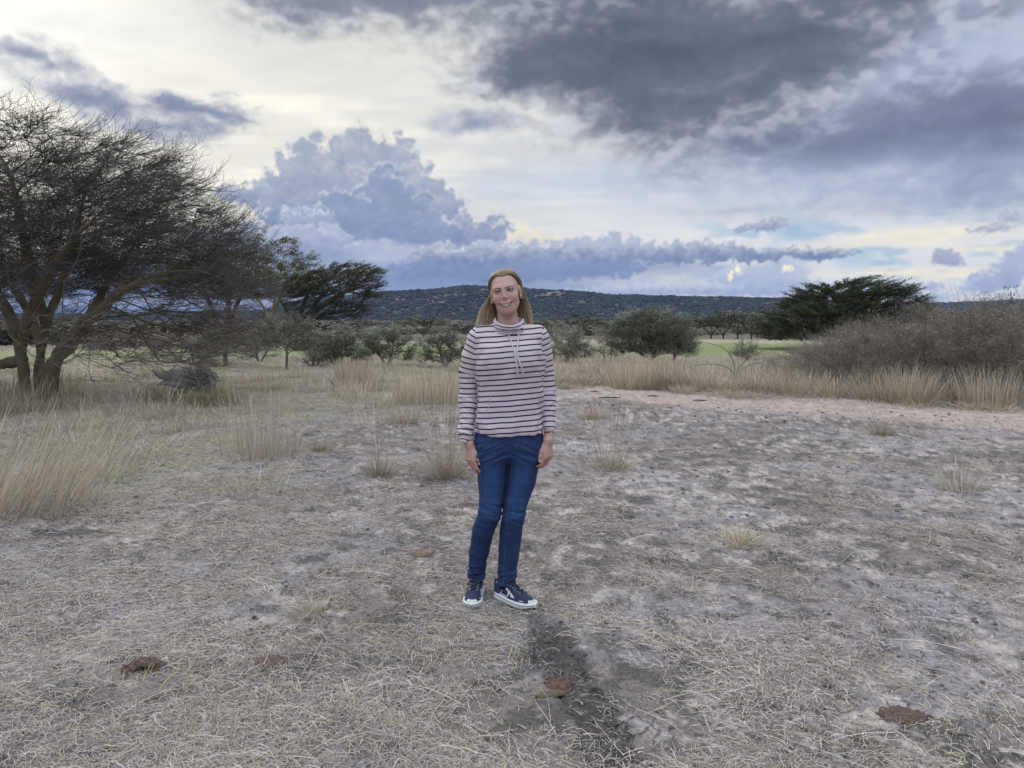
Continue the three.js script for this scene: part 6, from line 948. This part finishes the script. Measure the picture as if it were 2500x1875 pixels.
// ---------------------------------------------------------------- dead wood, dung, stones
{
  const r = rng(909), wood_ = (a = 1) => (x, y, z) => { const n = 0.5 + 0.5 * n3(x * 22, y * 22, z * 22), f = 0.5 + 0.5 * n3(x * 70, y * 12, z * 70); return mix3([0.24, 0.225, 0.215], [0.74, 0.70, 0.67], clamp(0.2 + 0.5 * n + 0.4 * f - 0.2)).map((v) => v * a); };
  const woodMat = std({ vertexColors: true, roughness: 0.95 });
  { // uprooted stump lying on its side
    const [x, z] = [-6.499,-15.193], t = thing('dead_stump', 'weathered grey uprooted stump with a tangle of roots, lying in the grass on the left', 'stump', [x, groundH(x, z), z]);
    const log = buf(); tube(log, [[0.15, 0.25, 0], [-0.1, 0.26, 0.04], [-0.32, 0.3, 0.06], [-0.5, 0.31, 0.05], [-0.58, 0.36, 0.04], [-0.68, 0.43, 0.03]], [0.17, 0.14, 0.10, 0.07, 0.045, 0.008], 12, wood_(), 0.4, 2); part(t, 'log', built(log), woodMat);
    const lo = buf(); tube(lo, [[0.1, 0.14, 0.1], [-0.2, 0.16, 0.13], [-0.42, 0.17, 0.12], [-0.55, 0.13, 0.1]], [0.09, 0.06, 0.045, 0.015], 10, wood_(1.1), 0.6, 5); part(t, 'log', built(lo), woodMat);
    const eg = new THREE.IcosahedronGeometry(1, 5); { const p = eg.attributes.position, q = V(0, 0, 0); for (let i = 0; i < p.count; i++) { q.fromBufferAttribute(p, i); const k = 1 + 0.25 * n3(q.x * 2, q.y * 2, q.z * 2) + 0.12 * n3(q.x * 6, q.y * 6, q.z * 6); p.setXYZ(i, 0.29 + q.x * 0.28 * k, 0.2 + q.y * 0.24 * k, q.z * 0.24 * k); } eg.computeVertexNormals(); paint(eg, (a, b, c) => { const n = 0.5 + 0.5 * n3(a * 14, b * 14, c * 14); return mix3([0.12, 0.11, 0.108], [0.34, 0.31, 0.30], n); }); }
    part(t, 'root_ball', eg, woodMat);
    for (let i = 0; i < 150; i++) { const a = r() * 6.283, e = (r() - 0.3) * 1.5, cx = 0.28 - 0.12 * (i % 3 === 0), cy = 0.20, R0 = 0.23 + 0.05 * r(), d = [Math.cos(a) * Math.cos(e), Math.sin(e), Math.sin(a) * Math.cos(e)], P = [], Q = [], L = 0.16 + 0.24 * r(); let p = [cx + d[0] * R0 * 1.1, Math.max(0.02, cy + d[1] * R0), Math.abs(d[2]) * R0 * (r() < 0.85 ? 1 : -1)], h = [-d[2] * 0.9 + (r() - 0.5), 0.35 + (r() - 0.5) * 1.3, d[0] * 0.6 + (r() - 0.5)]; const w = 0.006 + 0.018 * r() * r();
      for (let k = 0; k <= 6; k++) { P.push(p.slice()); Q.push(w * (1 - 0.75 * k / 6)); const l = Math.hypot(...h) || 1, out = [p[0] - cx, p[1] - cy, p[2]], ol = Math.hypot(...out) || 1, dr = (ol - R0 - 0.05) * 5; p = p.map((v, j) => v + (h[j] / l - out[j] / ol * dr) * L / 6); p[1] = Math.max(0.015, p[1]); h = h.map((v) => v + (r() - 0.5) * 1.1); }
      const o = buf(); tube(o, P, Q, 6, wood_(0.8 + 0.5 * r()), 0.3, i); part(t, 'root', built(o), woodMat); }
    for (const [a, b] of [[[0.28, 0.42, 0.05], [0.36, 0.60, 0.03]], [[0.35, 0.40, 0.08], [0.50, 0.47, 0.1]], [[0.5, 0.12, 0.1], [0.66, 0.2, 0.1]], [[0.1, 0.36, 0.02], [0.3, 0.45, 0.12]]]) { const o = buf(); tube(o, [a, a.map((v, k) => (v + b[k]) / 2 + (k === 1 ? 0.015 : 0)), b], [0.028, 0.02, 0.008], 7, wood_(1.3), 0.2, 1); part(t, 'root', built(o), woodMat); }
  }
  const brush = (label, x, z, w, d, h, n, tint) => { const t = thing('brush_pile', label, 'brush pile', [x, groundH(x, z), z]), P = []; for (let i = 0; i < n; i++) { const a = r() * 6.283, f = Math.sqrt(r()); P.push([Math.cos(a) * f * w, 0.02 + h * r() * (1 - f * f), Math.sin(a) * f * d, r() * 6.28, 0.1 + (r() - 0.5) * 0.8, 0.5 + 0.5 * r(), (0.8 + 1.0 * r()) * tint, 0, r() < 0.3 ? 1.15 : 0.92, 0.7]); } crown(t, 'twigs', TWG, twigMat, P); };
  brush('low heap of brown cut thorn twigs in front of the dead stump, to its right', -5.116,-12.861, 0.48, 0.3, 0.2, 190, 0.85);
  brush('small flat heap of dark twigs in front of the dead stump, to its left', -6.126,-13.004, 0.34, 0.22, 0.12, 110, 0.75);
  const fallen = (label, x, z, arcs, rad, col) => { const t = thing('fallen_branch', label, 'branch', [x, groundH(x, z), z]); for (const a of arcs) { const o = buf(), c = new THREE.CatmullRomCurve3(a.map((q) => V(...q))), P = [], Q = []; for (let i = 0; i <= 10; i++) { const q = c.getPoint(i / 10); P.push([q.x + 0.012 * (r() - 0.5), q.y + 0.012 * (r() - 0.5), q.z]); Q.push(rad * (1 - 0.75 * i / 10)); } tube(o, P, Q, 5, (u, v, w2) => mix3(col, col.map((q) => q * 1.8), 0.5 + 0.5 * n3(u * 9, v * 9, w2 * 9))); part(t, 'stem', built(o), woodMat); } };
  fallen('bare arching dead branch sticking out of the tall grass right of the thorn bush', 5.016,-17.068, [[[0, 0, 0], [-0.1, 0.3, 0], [-0.45, 0.42, 0], [-0.95, 0.4, 0.1]], [[0, 0, 0], [0.08, 0.35, 0], [0.35, 0.6, 0], [0.75, 0.78, -0.1]], [[-0.02, 0.1, 0], [-0.05, 0.5, 0], [-0.3, 0.8, 0], [-0.75, 0.92, 0]], [[0.05, 0.25, 0], [0.3, 0.42, 0.1], [0.6, 0.5, 0.1]], [[0.2, 0.48, 0], [0.42, 0.8, 0], [0.5, 1.0, 0]]], 0.016, [0.09, 0.075, 0.06]);
  fallen('curved dead stick lying in the short grass left of the tall stand', -3.353,-17.98, [[[-0.06, 0, 0], [-0.04, 0.09, 0], [0.05, 0.15, 0.02], [0.2, 0.15, 0.02]]], 0.012, [0.11, 0.09, 0.075]);
  fallen('thin forked dead twig lying in the grass near the compact brush of grass', -3.753,-16.022, [[[0, 0, 0], [-0.06, 0.14, 0], [-0.18, 0.25, 0], [-0.32, 0.3, 0]], [[-0.06, 0.12, 0], [0.02, 0.25, 0], [0.0, 0.36, 0]]], 0.010, [0.11, 0.09, 0.075]);
  const stick = (label, x, z, len, turn) => { const o = buf(); tube(o, [[-len / 2, 0.012, 0], [-len / 6, 0.02, 0.01], [len / 5, 0.014, -0.01], [len / 2, 0.012, 0.01]], [0.007, 0.013, 0.012, 0.005], 6, [0.085, 0.07, 0.06], 0.25, len); const m = top('stick', built(o), woodMat); m.position.set(x, groundH(x, z), z); m.rotation.y = turn; tag(m, label, 'stick', 'dark sticks on the sandy road'); };
  stick('longest dark stick lying on the sandy road just right of the woman', 1.772,-13.687, 0.42, 0.06); stick('short dark stick on the sandy road below the bulky grass tussock', 2.626,-14.098, 0.22, -0.05); stick('dark stick on the sandy road below the arching dead branch', 3.374,-13.608, 0.26, 0.04); stick('short dark stick on the far edge of the sandy road beside her sleeve', 1.619,-14.904, 0.16, 0.1);
  // ---- dung: rough flat pats
  const dungMat = std({ vertexColors: true, roughness: 1 });
  const dung = (label, x, z, w, dp, h, turn, seed, col, hole) => { const f = (X, Y, Z) => { const e = 0.2 * n2(Math.atan2(Z, X) * 1.1 + seed, seed) + 0.12 * n3(X * 40, seed, Z * 40); let d = (Math.sqrt((X / (w * (1 + e))) ** 2 + (Y / h) ** 2 + (Z / (dp * (1 + e))) ** 2) - 1) * h; d -= h * (0.16 * n3(X * 22 + seed, Y * 22, Z * 22) + 0.14 * n3(X * 60, Y * 60 + seed, Z * 60) + 0.08 * n3(X * 140, Y * 140, Z * 140)); d = smax(d, -Y - 0.01, 0.004); if (hole) d = smax(d, -ell(X, Y, Z, [w * 0.1, h * 0.1, dp * 1.0], [w * 0.4, h * 0.62, dp * 0.75]), 0.006); return d; };
    const g = paint(nets(f, [-w * 1.5, -0.02, -dp * 1.5], [w * 1.5, h * 1.7, dp * 1.5], Math.max(0.0026, w / 26), 2.4), (X, Y, Z) => { const n = 0.5 + 0.5 * n3(X * 50 + seed, Y * 50, Z * 50), k = 0.65 + 0.6 * n + 0.25 * n3(X * 160, Y * 160, Z * 160); return col.map((v) => v * k); });
    const m = top('dung_pat', g, dungMat); m.position.set(x, groundH(x, z) + 0.002, z); m.rotation.y = turn; tag(m, label, 'dung', 'dry dung pats on the clearing'); };
  const BR = [0.135, 0.095, 0.074];
  dung('humped reddish brown dung pat with a dark hollow in front, at lower left', -1.518,-3.02, 0.078, 0.055, 0.0374, 0.2, 1, BR, true);
  dung('small crumbled brown dung piece just right of the humped pat', -1.389,-3.074, 0.034, 0.026, 0.0130, 0.5, 2, BR);
  dung('flat brown dung pat in the lower left foreground, nearer the middle', -1.021,-3.096, 0.08, 0.055, 0.0158, -0.2, 3, BR);
  dung('layered dark brown dung pat at the left rim of the wheel mark', 0.185,-2.908, 0.056, 0.05, 0.0245, 0.4, 4, [0.15, 0.09, 0.066]);
  dung('thin olive brown flake of dung below the layered pat by the wheel mark', 0.152,-2.804, 0.07, 0.026, 0.0086, 0.25, 5, [0.12, 0.105, 0.06]);
  dung('oval dark brown dung pat alone in the lower right foreground', 1.418,-2.654, 0.088, 0.06, 0.0173, -0.1, 6, [0.125, 0.087, 0.068]);
  dung('crumbly light brown dung heap on the soil left of her shins', -0.553,-4.542, 0.07, 0.055, 0.0216, 0.3, 7, [0.25, 0.19, 0.14]);
  dung('pale crumbly dung scrap farther left of the light brown heap', -0.896,-4.35, 0.05, 0.035, 0.0115, 0.3, 8, [0.27, 0.2, 0.14]);
  dung('small black lump on the soil left of the flat yellow-green tuft', -1.246,-3.574, 0.018, 0.015, 0.0144, 0, 9, [0.022, 0.022, 0.025]);
  // ---- pale round pellets
  const peb = (label, x, z, R) => { const g = new THREE.IcosahedronGeometry(R, 3), p = g.attributes.position, q = V(0, 0, 0); for (let i = 0; i < p.count; i++) { q.fromBufferAttribute(p, i); const k = 1 + 0.14 * n3(q.x / R * 1.3 + R * 99, q.y / R * 1.3, q.z / R * 1.3); p.setXYZ(i, q.x * k * 1.15, q.y * k * 0.8, q.z * k); } g.computeVertexNormals(); const m = top('pebble', g, std({ color: new THREE.Color().setRGB(0.40, 0.36, 0.31), roughness: 0.95 })); m.position.set(x, groundH(x, z) + R * 0.6, z); tag(m, label, 'pebble'); };
  peb('larger of two pale round pebbles side by side on the pale soil at lower right', 0.731,-2.755, 0.014); peb('smaller right one of two pale round pebbles at lower right', 0.753,-2.737, 0.012);
  // loose clods and crumbs along the wheel mark and over the soil: nobody could count them
  const clods = [1, 2, 3].map((s) => { const g = new THREE.IcosahedronGeometry(1, 1), p = g.attributes.position, q = V(0, 0, 0); for (let i = 0; i < p.count; i++) { q.fromBufferAttribute(p, i); const k = 1 + 0.4 * n3(q.x * 1.4 + s * 7, q.y * 1.4, q.z * 1.4); p.setXYZ(i, q.x * k, q.y * k * 0.6, q.z * k); } g.computeVertexNormals(); return g; }), cl = [];
  for (let i = 0; i < 14000; i++) { const d = 2.1 + 11 * Math.pow(r(), 1.3), a = (r() - 0.5) * 1.3, x = Math.sin(a) * d, z = -Math.cos(a) * d, t = trackMask(x, z); if (r() > 0.35 + 0.65 * t) continue; const s = 0.002 + (0.006 + 0.0015 * d) * Math.pow(r(), 3) + 0.004 * t * r(), ck = 0.8 + 0.5 * r(), c = t > 0.3 ? C_TRACK : mix3(C_TRACK, C_SOIL, r()); cl.push([x, groundH(x, z) + s * 0.2, z, r() * 6.28, s, 0, c.map((v) => v * ck)]); }
  scatter('soil_crumbs', clods, std({ roughness: 1 }), cl, 'crumbs and small clods of dry soil scattered over the bare ground', 'soil');
}

// ---------------------------------------------------------------- a little air between here and the hills
scene.fog = new THREE.FogExp2(0x7f9be6, 0.00007);
renderer.render(scene, camera);
